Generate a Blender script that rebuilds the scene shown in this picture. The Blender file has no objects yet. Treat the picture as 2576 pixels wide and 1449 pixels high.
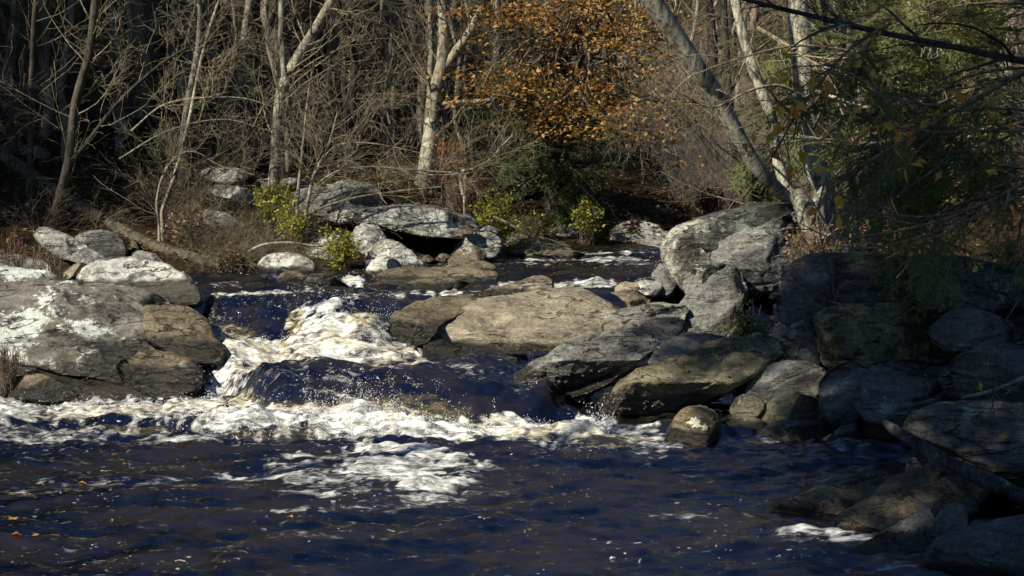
import bpy, bmesh, math
import numpy as np
from mathutils import Vector, Matrix

SC = bpy.context.scene
COL = SC.collection
PI = math.pi

# ------------------------------------------------------------------ camera
CAMZ = 2.5
FPX = 3964.0          # focal length in units of the 2576 px wide picture
PITCH = math.radians(3.96)
cam_d = bpy.data.cameras.new("camera")
cam = bpy.data.objects.new("camera", cam_d)
COL.objects.link(cam)
cam.location = (0, 0, CAMZ)
cam.rotation_euler = (math.pi / 2 - PITCH, 0, 0)
cam_d.sensor_width = 36.0
cam_d.lens = 36.0 * FPX / 2576.0
cam_d.clip_end = 2000
cam_d.clip_start = 0.1
SC.camera = cam
CP, SP = math.cos(PITCH), math.sin(PITCH)


def P(px, py, Y):
    """world points at forward distance Y seen at (px, py)"""
    px = np.asarray(px, float); py = np.asarray(py, float); Y = np.asarray(Y, float)
    a = (px - 1288.0) / FPX
    b = -(py - 724.5) / FPX
    dx = a
    dy = CP + b * SP
    dz = -SP + b * CP
    k = Y / dy
    return np.stack(np.broadcast_arrays(dx * k, Y, CAMZ + dz * k), -1)


def proj(p):
    """world points -> picture units"""
    x = p[..., 0]; y = p[..., 1]; z = p[..., 2] - CAMZ
    f = y * CP - z * SP
    u = y * SP + z * CP
    f = np.maximum(f, 0.05)
    return 1288.0 + FPX * x / f, 724.5 - FPX * u / f


def WY(py, z):
    """distance at which height z shows at picture row py"""
    b = -(py - 724.5) / FPX
    return (z - CAMZ) * (CP + b * SP) / (-SP + b * CP)


# ------------------------------------------------------------------ noise
_rs = np.random.RandomState(7)
_perm = _rs.permutation(256)
_perm = np.concatenate([_perm, _perm, _perm])
_g = _rs.normal(size=(256, 3)); _g /= np.linalg.norm(_g, axis=1)[:, None]


def perlin(p):
    p = np.asarray(p, float)
    i = np.floor(p).astype(np.int64)
    f = p - i
    i &= 255
    u = f * f * f * (f * (f * 6 - 15) + 10)
    out = np.zeros(len(p))
    for dx in (0, 1):
        wx = u[:, 0] if dx else 1 - u[:, 0]
        for dy in (0, 1):
            wy = u[:, 1] if dy else 1 - u[:, 1]
            for dz in (0, 1):
                wz = u[:, 2] if dz else 1 - u[:, 2]
                h = _perm[_perm[_perm[i[:, 0] + dx] + i[:, 1] + dy] + i[:, 2] + dz]
                g = _g[h]
                out += wx * wy * wz * (g[:, 0] * (f[:, 0] - dx) + g[:, 1] * (f[:, 1] - dy) + g[:, 2] * (f[:, 2] - dz))
    return out * 1.5


def fbm(p, octaves=4, gain=0.5, lac=2.03, ridged=False):
    p = np.asarray(p, float)
    a = 1.0; s = np.zeros(len(p)); t = 0
    for o in range(octaves):
        n = perlin(p + 17.3 * o)
        if ridged:
            n = 1 - 2 * np.abs(n)
        s += a * n; t += a
        a *= gain; p = p * lac
    return s / t


def sstep(a, b, x):
    t = np.clip((x - a) / (b - a), 0, 1)
    return t * t * (3 - 2 * t)


def c3(x, y, z=0.0):
    x = np.asarray(x, float)
    return np.stack([x, np.asarray(y, float) * np.ones_like(x), z * np.ones_like(x)], -1)


# ------------------------------------------------------------------ meshes
class Geo:
    def __init__(self):
        self.v = []; self.f = {3: [], 4: []}; self.n = 0; self.at = []

    def add(self, v, f, at=None):
        v = np.asarray(v, float).reshape(-1, 3); f = np.asarray(f, np.int64)
        if not len(v):
            return self
        self.v.append(v); self.f[f.shape[1]].append(f + self.n); self.n += len(v)
        self.at.append(np.zeros(len(v)) if at is None else np.broadcast_to(np.asarray(at, float), (len(v),)))
        return self

    def build(self, name, mat, parent=None, smooth=True, attr="rnd"):
        V = np.concatenate(self.v)
        return mk(name, V, [np.concatenate(self.f[k]) for k in (3, 4) if self.f[k]], mat, parent, smooth, {attr: np.concatenate(self.at)})


def mesh(name, V, faces, smooth=True, attrs=None):
    me = bpy.data.meshes.new(name)
    me.vertices.add(len(V)); me.vertices.foreach_set("co", np.ascontiguousarray(V, np.float32).ravel())
    loops = np.concatenate([f.ravel() for f in faces])
    tot = np.concatenate([np.full(len(f), f.shape[1]) for f in faces])
    start = np.concatenate([[0], np.cumsum(tot)[:-1]])
    me.loops.add(len(loops)); me.loops.foreach_set("vertex_index", loops.astype(np.int32))
    me.polygons.add(len(tot)); me.polygons.foreach_set("loop_start", start.astype(np.int32))
    me.polygons.foreach_set("use_smooth", np.full(len(tot), smooth, bool))
    me.update(calc_edges=True)
    for k, a in (attrs or {}).items():
        at = me.attributes.new(k, 'FLOAT', 'POINT')
        at.data.foreach_set("value", np.ascontiguousarray(a, np.float32))
    return me


def mk(name, V, faces, mat, parent=None, smooth=True, attrs=None, origin=None):
    V = np.asarray(V, float)
    loc = (0, 0, 0)
    if origin is not None:
        V = V - np.asarray(origin); loc = tuple(origin)
    if parent is not None and origin is None:
        V = V - np.asarray(parent.location)
    me = mesh(name, V, faces, smooth, attrs)
    o = bpy.data.objects.new(name, me)
    o.location = loc
    me.materials.append(mat)
    COL.objects.link(o)
    if parent is not None:
        o.parent = parent
    return o


def tag(o, label, cat, group=None, kind=None):
    if label: o["label"] = label
    if cat: o["category"] = cat
    if group: o["group"] = group
    if kind: o["kind"] = kind
    return o


def struct(o, kind="structure"):
    o["kind"] = kind
    return o


def empty(name, loc, label, cat, group=None):
    o = bpy.data.objects.new(name, None)
    o.empty_display_size = 0.2
    COL.objects.link(o); o.location = tuple(float(q) for q in loc)
    return tag(o, label, cat, group)


def dup(root, loc, rz=0.0, sc=1.0, label=None, group=None, tilt=(0, 0)):
    r = root.copy(); COL.objects.link(r)
    r.location = loc; r.rotation_euler = (tilt[0], tilt[1], rz); r.scale = (sc, sc, sc)
    if label: r["label"] = label
    if group: r["group"] = group
    for ch in list(root.children):
        c = ch.copy(); COL.objects.link(c); c.parent = r
        for g in ch.children:
            d = g.copy(); COL.objects.link(d); d.parent = c
    return r


# ------------------------------------------------------------------ node helper
class NT:
    def __init__(self, name):
        self.m = bpy.data.materials.new(name); self.m.use_nodes = True
        self.t = self.m.node_tree; self.t.nodes.clear()
        self.out = self.n('ShaderNodeOutputMaterial')

    def n(self, kind, **kw):
        nd = self.t.nodes.new(kind)
        for k, v in kw.items():
            if k.startswith('i_'):
                continue
            setattr(nd, k, v)
        return nd

    def set(self, sock, v):
        if isinstance(v, bpy.types.NodeSocket):
            self.t.links.new(v, sock)
        elif isinstance(v, (tuple, list)) and len(v) == 3 and sock.type == 'RGBA':
            sock.default_value = (*v, 1)
        else:
            sock.default_value = v

    def noise(self, vec, scale, detail=6, rough=0.55, dist=0.0):
        nd = self.n('ShaderNodeTexNoise')
        self.set(nd.inputs['Vector'], vec)
        nd.inputs['Scale'].default_value = scale; nd.inputs['Detail'].default_value = detail
        nd.inputs['Roughness'].default_value = rough; nd.inputs['Distortion'].default_value = dist
        return nd.outputs['Fac']

    def voro(self, vec, scale, feature='F1'):
        nd = self.n('ShaderNodeTexVoronoi'); nd.feature = feature
        self.set(nd.inputs['Vector'], vec); nd.inputs['Scale'].default_value = scale
        return nd.outputs['Distance']

    def map(self, vec, scale=(1, 1, 1), rot=(0, 0, 0), loc=(0, 0, 0)):
        nd = self.n('ShaderNodeMapping')
        self.set(nd.inputs['Vector'], vec)
        nd.inputs['Scale'].default_value = scale; nd.inputs['Rotation'].default_value = rot; nd.inputs['Location'].default_value = loc
        return nd.outputs['Vector']

    def math(self, op, a, b=0.0, c=None, clamp=False):
        nd = self.n('ShaderNodeMath', operation=op); nd.use_clamp = clamp
        self.set(nd.inputs[0], a); self.set(nd.inputs[1], b)
        if c is not None: self.set(nd.inputs[2], c)
        return nd.outputs[0]

    def ramp(self, x, a, b, y0=0.0, y1=1.0, smooth=True):
        nd = self.n('ShaderNodeMapRange'); nd.interpolation_type = 'SMOOTHSTEP' if smooth else 'LINEAR'
        self.set(nd.inputs['Value'], x)
        for k, v in zip(('From Min', 'From Max', 'To Min', 'To Max'), (a, b, y0, y1)):
            self.set(nd.inputs[k], v)
        return nd.outputs['Result']

    def mix(self, f, a, b, op='MIX'):
        nd = self.n('ShaderNodeMix', data_type='RGBA', blend_type=op)
        self.set(nd.inputs['Factor'], f)
        self.set(nd.inputs[6], a); self.set(nd.inputs[7], b)
        return nd.outputs[2]

    def bump(self, h, strength=0.5, dist=0.02, normal=None):
        nd = self.n('ShaderNodeBump')
        self.set(nd.inputs['Height'], h); nd.inputs['Strength'].default_value = strength; nd.inputs['Distance'].default_value = dist
        if normal is not None: self.set(nd.inputs['Normal'], normal)
        return nd.outputs['Normal']

    def attr(self, name):
        nd = self.n('ShaderNodeAttribute'); nd.attribute_name = name
        return nd.outputs['Fac']

    def pos(self):
        return self.n('ShaderNodeNewGeometry').outputs['Position']

    def obj(self):
        return self.n('ShaderNodeTexCoord').outputs['Object']

    def orand(self):
        return self.n('ShaderNodeObjectInfo').outputs['Random']

    def principled(self, col, rough=0.7, normal=None, spec=0.5, **kw):
        nd = self.n('ShaderNodeBsdfPrincipled')
        self.set(nd.inputs['Base Color'], col); self.set(nd.inputs['Roughness'], rough)
        self.set(nd.inputs['Specular IOR Level'], spec)
        if normal is not None: self.set(nd.inputs['Normal'], normal)
        for k, v in kw.items(): self.set(nd.inputs[k], v)
        return nd.outputs[0]

    def done(self, sh):
        self.t.links.new(sh, self.out.inputs['Surface'])
        return self.m


# ------------------------------------------------------------------ materials
def rock_mat(name, c1, c2, lichen=(0.42, 0.44, 0.38), lich=0.5, black=0.5, moss=0.0, rust=0.0, strata=1.0, tilt=(0.1, 0.25, 0)):
    t = NT(name)
    p = t.pos()
    q = t.map(p, scale=(1, 1, 5.0), rot=tilt)
    w = t.noise(p, 0.9, 3, 0.5)
    band = t.noise(q, 2.6, 9, 0.62, 0.4)
    big = t.noise(p, 1.1, 6, 0.6)
    fine = t.noise(p, 22, 6, 0.7)
    speck = t.noise(p, 70, 3, 0.7)
    col = t.mix(t.ramp(band, 0.32, 0.68), c1, c2)
    col = t.mix(t.ramp(big, 0.38, 0.62, 0.0, 0.55), col, tuple(0.55 * x for x in c1))
    col = t.mix(0.85, col, t.mix(t.ramp(fine, 0.3, 0.7), (0.52, 0.52, 0.52), (1.25, 1.25, 1.25)), 'MULTIPLY')
    col = t.mix(0.6, col, t.mix(t.ramp(speck, 0.35, 0.65), (0.6, 0.6, 0.6), (1.3, 1.3, 1.3)), 'MULTIPLY')
    if rust:
        rn = t.noise(p, 1.7, 8, 0.65)
        col = t.mix(t.ramp(rn, 0.56, 0.68, 0, rust), col, (0.16, 0.085, 0.03))
    # dark mineral / algae stains
    bn = t.noise(t.map(p, scale=(1, 1, 2.2), loc=(7, 3, 1)), 1.9, 11, 0.68, 0.3)
    bmask = t.ramp(bn, 0.62 - 0.10 * black, 0.68 - 0.08 * black)
    col = t.mix(t.math('MULTIPLY', bmask, 0.88), col, (0.022, 0.021, 0.016))
    # pale lichen crust
    ln = t.noise(t.map(p, loc=(3, 9, 4)), 1.5, 13, 0.7, 0.2)
    lf = t.noise(p, 14, 6, 0.7)
    lmask = t.ramp(t.math('ADD', ln, t.math('MULTIPLY', t.math('SUBTRACT', lf, 0.5), 0.35)), 0.64 - 0.17 * lich, 0.68 - 0.15 * lich)
    col = t.mix(t.math('MULTIPLY', lmask, 0.9), col, t.mix(t.ramp(fine, 0.35, 0.65), lichen, tuple(x * 0.72 for x in lichen)))
    if moss:
        mn = t.noise(t.map(p, loc=(1, 2, 8)), 2.3, 9, 0.65)
        col = t.mix(t.ramp(mn, 0.6 - 0.12 * moss, 0.68 - 0.1 * moss, 0, 0.85), col, (0.045, 0.055, 0.012))
    # water-darkened foot
    wet = t.attr('wet')
    wn = t.math('ADD', wet, t.math('MULTIPLY', t.math('SUBTRACT', t.noise(p, 5, 6, 0.65), 0.5), 0.8))
    wm = t.ramp(wn, 0.35, 0.65)
    col = t.mix(wm, col, t.mix(1.0, col, (0.13, 0.12, 0.095), 'MULTIPLY'))
    rough = t.ramp(wm, 0, 1, 0.85, 0.28)
    h = t.math('ADD', t.math('MULTIPLY', band, 0.9 * strata), t.math('MULTIPLY', fine, 0.32))
    cn = t.noise(t.map(p, scale=(1, 1, 3.6), rot=tilt, loc=(5, 1, 2)), 1.25, 5, 0.55, 0.5)
    crack = t.ramp(t.math('ABSOLUTE', t.math('SUBTRACT', cn, 0.5)), 0.0, 0.016)
    crack = t.math('MAXIMUM', crack, t.ramp(w, 0.47, 0.53))
    cn2 = t.noise(t.map(p, scale=(1, 1, 4.5), rot=tilt, loc=(2, 8, 5)), 3.1, 5, 0.55, 0.4)
    crack2 = t.math('MAXIMUM', t.ramp(t.math('ABSOLUTE', t.math('SUBTRACT', cn2, 0.5)), 0.0, 0.02), t.ramp(big, 0.55, 0.48))
    h = t.math('ADD', h, t.math('MULTIPLY', crack, 0.9))
    h = t.math('ADD', h, t.math('MULTIPLY', crack2, 0.3))
    col = t.mix(t.ramp(crack, 1, 0, 0, 0.65), col, (0.02, 0.018, 0.014))
    col = t.mix(t.ramp(crack2, 1, 0, 0, 0.22), col, (0.03, 0.027, 0.02))
    h = t.math('ADD', h, t.math('MULTIPLY', speck, 0.13))
    nrm = t.bump(h, 1.0, 0.09)
    return t.done(t.principled(col, rough, nrm, t.ramp(wm, 0, 1, 0.25, 0.6)))


def bark_mat(name, c1, c2, lichen=0.4, scale=1.0):
    t = NT(name)
    p = t.pos()
    q = t.map(p, scale=(1, 1, 0.22))
    n1 = t.noise(q, 16 * scale, 6, 0.65)
    n2 = t.noise(p, 2.2, 8, 0.68)
    n3 = t.noise(p, 26, 5, 0.7)
    col = t.mix(t.ramp(n1, 0.35, 0.65), c1, c2)
    col = t.mix(t.ramp(n2, 0.62 - 0.14 * lichen, 0.68 - 0.1 * lichen, 0, 0.8), col, t.mix(t.ramp(n3, 0.4, 0.6), (0.55, 0.55, 0.46), (0.3, 0.32, 0.25)))
    col = t.mix(t.ramp(n3, 0.55, 0.75, 0, 0.6), col, tuple(0.35 * x for x in c1))
    n4 = t.noise(t.map(p, scale=(1, 1, .6), loc=(3, 3, 3)), 7.5, 7, 0.68)
    col = t.mix(t.ramp(n4, 0.53, 0.6, 0, 0.75), col, tuple(0.3 * x for x in c1))
    r = t.orand()
    col = t.mix(1.0, col, t.mix(r, (0.65, 0.65, 0.65), (1.15, 1.1, 1.0)), 'MULTIPLY')
    h = t.math('ADD', n1, t.math('MULTIPLY', n3, 0.4))
    return t.done(t.principled(col, 0.85, t.bump(h, 0.9, 0.03), 0.2))


def leaf_mat(name, cols, trans=0.35, spec=0.3):
    """cols: list of (pos, colour) over the per-leaf random value"""
    t = NT(name)
    a = t.attr('rnd')
    cr = t.n('ShaderNodeValToRGB'); t.set(cr.inputs[0], a)
    e = cr.color_ramp.elements
    while len(e) < len(cols): e.new(0.5)
    for k, (x, c) in enumerate(cols):
        e[k].position = x; e[k].color = (*c, 1)
    col = cr.outputs[0]
    b = t.principled(col, 0.55, None, spec)
    tr = t.n('ShaderNodeBsdfTranslucent'); t.set(tr.inputs['Color'], col)
    mx = t.n('ShaderNodeMixShader'); mx.inputs[0].default_value = trans
    t.t.links.new(b, mx.inputs[1]); t.t.links.new(tr.outputs[0], mx.inputs[2])
    return t.done(mx.outputs[0])


M = {}
M['pale'] = rock_mat('pale_lichened_rock', (0.24, 0.235, 0.21), (0.4, 0.39, 0.35), lichen=(0.62, 0.64, 0.58), lich=0.62, black=0.55)
M['white'] = rock_mat('white_lichen_rock', (0.2, 0.19, 0.15), (0.42, 0.4, 0.34), lichen=(0.66, 0.66, 0.6), lich=1.05, black=0.45, moss=0.2)
M['slab'] = rock_mat('brown_grey_slab_rock', (0.145, 0.132, 0.108), (0.25, 0.232, 0.195), lichen=(0.70, 0.74, 0.68), lich=0.74, black=0.4, strata=0.8)
M['brown'] = rock_mat('brown_water_worn_rock', (0.155, 0.125, 0.08), (0.26, 0.215, 0.145), lich=0.1, black=0.45)
M['tan'] = rock_mat('tan_schist_rock', (0.25, 0.212, 0.148), (0.42, 0.37, 0.27), lichen=(0.5, 0.5, 0.44), lich=0.02, black=0.15, strata=1.1, tilt=(0.1, 0.2, 0))
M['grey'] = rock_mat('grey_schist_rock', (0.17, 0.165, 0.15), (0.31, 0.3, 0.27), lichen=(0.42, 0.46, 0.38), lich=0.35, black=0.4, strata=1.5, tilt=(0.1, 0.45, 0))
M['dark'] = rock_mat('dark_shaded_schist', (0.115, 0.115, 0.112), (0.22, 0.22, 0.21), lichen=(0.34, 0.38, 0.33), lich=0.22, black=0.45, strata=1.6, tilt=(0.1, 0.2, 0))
M['gold'] = rock_mat('olive_stained_rock', (0.19, 0.165, 0.1), (0.34, 0.31, 0.21), lichen=(0.6, 0.6, 0.5), lich=0.3, black=0.4, moss=0.4, rust=0.35, strata=1.3, tilt=(0.1, 0.5, 0))
M['black'] = rock_mat('black_wet_and_shade_rock', (0.06, 0.055, 0.045), (0.13, 0.12, 0.1), lich=0.0, black=0.9)  # wet rock; also carries the shade of the hollow's inner wall
M['speck'] = rock_mat('speckled_lichen_boulder', (0.13, 0.12, 0.1), (0.32, 0.31, 0.27), lichen=(0.5, 0.52, 0.42), lich=0.75, black=0.85)

t = NT('lichen_crust'); M['lichen'] = t.done(t.principled(t.mix(t.ramp(t.noise(t.pos(), 40, 6, .7), .35, .65), (.36, .36, .27), (.62, .62, .5)), .9, t.bump(t.noise(t.pos(), 60, 5, .7), .8, .02), .1))
M['cap'] = rock_mat('dark_algae_capped_rock', (0.045, 0.045, 0.04), (0.12, 0.12, 0.105), lichen=(0.2, 0.25, 0.2), lich=0.5, black=1.0)  # dark algae and lichen, its darkness also standing in for shade on the boulder

M['bark_pale'] = bark_mat('pale_grey_bark', (0.13, 0.115, 0.09), (0.36, 0.33, 0.27), 0.6)
M['bark_white'] = bark_mat('white_blotched_bark', (0.15, 0.14, 0.11), (0.58, 0.55, 0.46), 1.0)
M['bark_grey'] = bark_mat('grey_bark', (0.13, 0.12, 0.1), (0.3, 0.275, 0.23), 0.45)
M['bark_dark'] = bark_mat('dark_bark', (0.035, 0.03, 0.025), (0.09, 0.08, 0.065), 0.1)
M['bark_pink'] = bark_mat('pinkish_bark', (0.24, 0.17, 0.12), (0.42, 0.33, 0.25), 0.15)
M['twig'] = bark_mat('pale_twig_bark', (0.14, 0.118, 0.08), (0.33, 0.29, 0.21), 0.15, 2)
M['twig_pale'] = bark_mat('sunlit_tone_twig_bark', (0.36, 0.3, 0.24), (0.52, 0.46, 0.38), 0.2, 2)  # paler copy of the twig bark, sunlight put into its colour
M['twig_dark'] = bark_mat('brown_twig_bark', (0.12, 0.095, 0.07), (0.24, 0.2, 0.15), 0.1, 2)
M['log'] = bark_mat('shade_dark_log_bark', (0.045, 0.039, 0.03), (0.13, 0.115, 0.09), 0.1, 1.3)  # log bark darkened so the bank's shade sits in its colour
M['drift'] = bark_mat('silvered_driftwood', (0.035, 0.035, 0.036), (0.12, 0.12, 0.125), 0.0, 1.4)  # silver-grey wood, coloured darker in place of shade on the log

M['leaf_orange'] = leaf_mat('orange_autumn_leaf', [(0, (0.2, 0.085, 0.025)), (0.4, (0.36, 0.18, 0.045)), (0.75, (0.46, 0.28, 0.08)), (1, (0.2, 0.19, 0.045))])
M['leaf_rust'] = leaf_mat('rust_leaf', [(0, (0.16, 0.05, 0.02)), (0.5, (0.3, 0.1, 0.03)), (1, (0.4, 0.16, 0.05))])
M['leaf_yellow'] = leaf_mat('yellow_green_leaf', [(0, (0.12, 0.17, 0.02)), (0.5, (0.3, 0.32, 0.04)), (1, (0.48, 0.41, 0.06))])
M['leaf_gold'] = leaf_mat('golden_leaf', [(0, (0.62, 0.22, 0.05)), (0.5, (0.72, 0.36, 0.06)), (1, (0.72, 0.52, 0.09))], 0.4)  # gold brightened to make up for sun missing on the hanging leaves
M['leaf_green'] = leaf_mat('dark_green_leaf', [(0, (0.03, 0.05, 0.012)), (0.6, (0.07, 0.12, 0.025)), (1, (0.16, 0.2, 0.04))])
M['needle'] = leaf_mat('hemlock_needle', [(0, (0.018, 0.032, 0.010)), (0.45, (0.06, 0.10, 0.020)), (1, (0.22, 0.25, 0.05))], 0.25, 0.3)
M['litter'] = leaf_mat('fallen_leaf', [(0, (0.05, 0.03, 0.016)), (0.5, (0.14, 0.08, 0.038)), (0.85, (0.26, 0.15, 0.065)), (1, (0.4, 0.24, 0.08))], 0.1, 0.2)
M['leaf_red'] = leaf_mat('red_leaf', [(0, (0.24, 0.03, 0.025)), (1, (0.42, 0.1, 0.08))])
M['leaf_brown'] = leaf_mat('withered_brown_leaf', [(0, (0.1, 0.06, 0.035)), (0.6, (0.22, 0.14, 0.08)), (1, (0.34, 0.22, 0.12))], 0.25)


def ground_mat():
    t = NT('forest_floor_leaf_litter')
    p = t.pos()
    n1 = t.noise(p, 0.5, 6, 0.6); n2 = t.noise(p, 9, 7, 0.7); n3 = t.noise(p, 34, 4, 0.7)
    col = t.mix(t.ramp(n2, 0.35, 0.65), (0.014, 0.010, 0.006), (0.055, 0.036, 0.019))
    col = t.mix(t.ramp(n3, 0.55, 0.7, 0, 0.6), col, (0.11, 0.066, 0.03))
    col = t.mix(t.ramp(n1, 0.5, 0.65, 0, 0.7), col, (0.03, 0.03, 0.015))
    return t.done(t.principled(col, 0.95, t.bump(t.math('ADD', n2, t.math('MULTIPLY', n3, 0.5)), 1.0, 0.08), 0.1))


M['ground'] = ground_mat()
# ------------------------------------------------------------------ light
SUN_EL = math.radians(37)
SUN_DIR = np.array([-0.80, -0.60]); SUN_DIR /= np.linalg.norm(SUN_DIR)
SUN = np.array([SUN_DIR[0] * math.cos(SUN_EL), SUN_DIR[1] * math.cos(SUN_EL), math.sin(SUN_EL)])
ld = bpy.data.lights.new("sun", 'SUN'); ld.energy = 5.0; ld.angle = math.radians(0.53); ld.color = (1.0, 0.92, 0.77)
sun = bpy.data.objects.new("sun", ld); COL.objects.link(sun)
sun.rotation_euler = Vector(SUN).to_track_quat('Z', 'Y').to_euler()
sun.location = (-20, -10, 30)

W = bpy.data.worlds.new("World"); SC.world = W; W.use_nodes = True
wt = W.node_tree; wt.nodes.clear()
sky = wt.nodes.new('ShaderNodeTexSky'); sky.sky_type = 'NISHITA'; sky.sun_disc = False
sky.sun_elevation = SUN_EL; sky.sun_rotation = math.atan2(SUN[0], SUN[1])
sky.altitude = 300; sky.air_density = 1.0; sky.dust_density = 0.1; sky.ozone_density = 2.0
bg = wt.nodes.new('ShaderNodeBackground'); bg.inputs[1].default_value = 0.054
wo = wt.nodes.new('ShaderNodeOutputWorld')
hs = wt.nodes.new('ShaderNodeHueSaturation'); hs.inputs['Saturation'].default_value = 1.12
wt.links.new(sky.outputs[0], hs.inputs['Color']); wt.links.new(hs.outputs[0], bg.inputs[0]); wt.links.new(bg.outputs[0], wo.inputs[0])

SC.view_settings.view_transform = 'Standard'; SC.view_settings.look = 'None'
SC.view_settings.exposure = 0.72; SC.view_settings.gamma = 1.0
cy = SC.cycles
cy.max_bounces = 5; cy.diffuse_bounces = 2; cy.glossy_bounces = 3; cy.transmission_bounces = 3; cy.transparent_max_bounces = 4
cy.caustics_reflective = False; cy.caustics_refractive = False

# ------------------------------------------------------------------ lie of the land
def ybank(x):
    return np.interp(x, [-40, -12, -6, -4, -2.5, -1.2, 0, 1, 3, 5, 8, 14, 40], [21.5, 23.0, 24.8, 25.2, 25.3, 27.0, 28.2, 29.3, 30.2, 31.0, 33, 36, 60])


def xright(y):
    return np.interp(y, [-5, 6, 8.5, 9.8, 11, 12.5, 14.5, 16, 18, 20, 22, 24, 26, 30, 40], [3.0, 3.2, 3.5, 3.5, 3.7, 4.2, 4.6, 4.4, 4.0, 3.7, 3.9, 4.4, 5.6, 9, 24])


def xleft(y):
    return np.interp(y, [-5, 10, 14, 16, 18, 20, 22, 24, 26], [-9.5, -9, -8.8, -8.4, -7.8, -7.2, -7.0, -7.2, -8])


def level(x, y):
    """still-water level: lower pool, chute pool, upper river"""
    y1 = 16.05 + 0.12 * np.sin(x * 1.7) + 2.7 * sstep(-2.35, -3.75, x) + 2.3 * sstep(0.25, 1.15, x)
    z = 0.30 * sstep(y1 - 0.30, y1 + 0.42, y) + 0.10 * sstep(y1 + 0.3, y1 + 2.6, y)
    z = z + 0.51 * sstep(18.95, 20.5, y + 0.25 * np.sin(x * 2.3) - 1.2 * sstep(1.2, 2.0, x) - 2.0 * sstep(-3.75, -4.3, x))
    z = z + 0.22 * sstep(21, 29, y)
    return z


def H(x, y):
    x = np.asarray(x, float); y = np.asarray(y, float)
    dfar = y - ybank(x)
    dfar = np.where(dfar > 0, dfar * (1 - 0.6 * sstep(2.0, 5.0, x)), dfar)
    dr = (x - xright(y)) * 0.9
    dl = (xleft(y) - x) * 0.9
    lv = level(x, y)
    q = c3(x, y)
    n = fbm(q * 0.35, 4); n2 = fbm(q * 1.3 + 40, 4)
    # far / left bank
    pf = np.interp(dfar, [-3, -0.4, 0.2, 1.5, 3.2, 5, 9, 18, 34, 90, 160], [-0.7, -0.3, 0.06, 0.32, 0.8, 1.3, 2.2, 3.7, 6.0, 15, 26])
    pl = np.interp(dl, [-3, -0.4, 0.2, 1.5, 4, 10, 40], [-0.7, -0.3, 0.1, 0.5, 0.9, 2.2, 9])
    pr = np.interp(dr, [-3, -0.4, 0.2, 0.9, 2.2, 5, 12, 40], [-0.7, -0.35, 0.05, 0.45, 1.25, 2.9, 6.5, 18])
    h = np.maximum(np.maximum(pf, pl), pr)
    land = sstep(-0.2, 1.0, h)
    h = h + 0.36 * np.maximum(0, y - 60) * sstep(1.0, 6.0, x)
    return lv + h + land * (0.25 * n2 + 0.5 * n * sstep(0.5, 3, h))


def grid(xs, ys, fn):
    X, Y = np.meshgrid(xs, ys)
    V = np.stack([X.ravel(), Y.ravel(), fn(X.ravel(), Y.ravel())], -1)
    nx, ny = len(xs), len(ys)
    i = np.arange(nx * ny).reshape(ny, nx)
    F = np.stack([i[:-1, :-1], i[:-1, 1:], i[1:, 1:], i[1:, :-1]], -1).reshape(-1, 4)
    return V, F


xs = np.concatenate([np.arange(-300, -24, 6.0), np.arange(-24, 24, 0.2), np.arange(24, 301, 6.0)])
ys = np.concatenate([np.arange(-60, -2, 4.0), np.arange(-2, 48, 0.2), np.arange(48, 110, 1.0), np.arange(110, 420, 10.0)])
V, F = grid(xs, ys, H)
struct(mk('terrain', V, [F], M['ground']))

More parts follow.
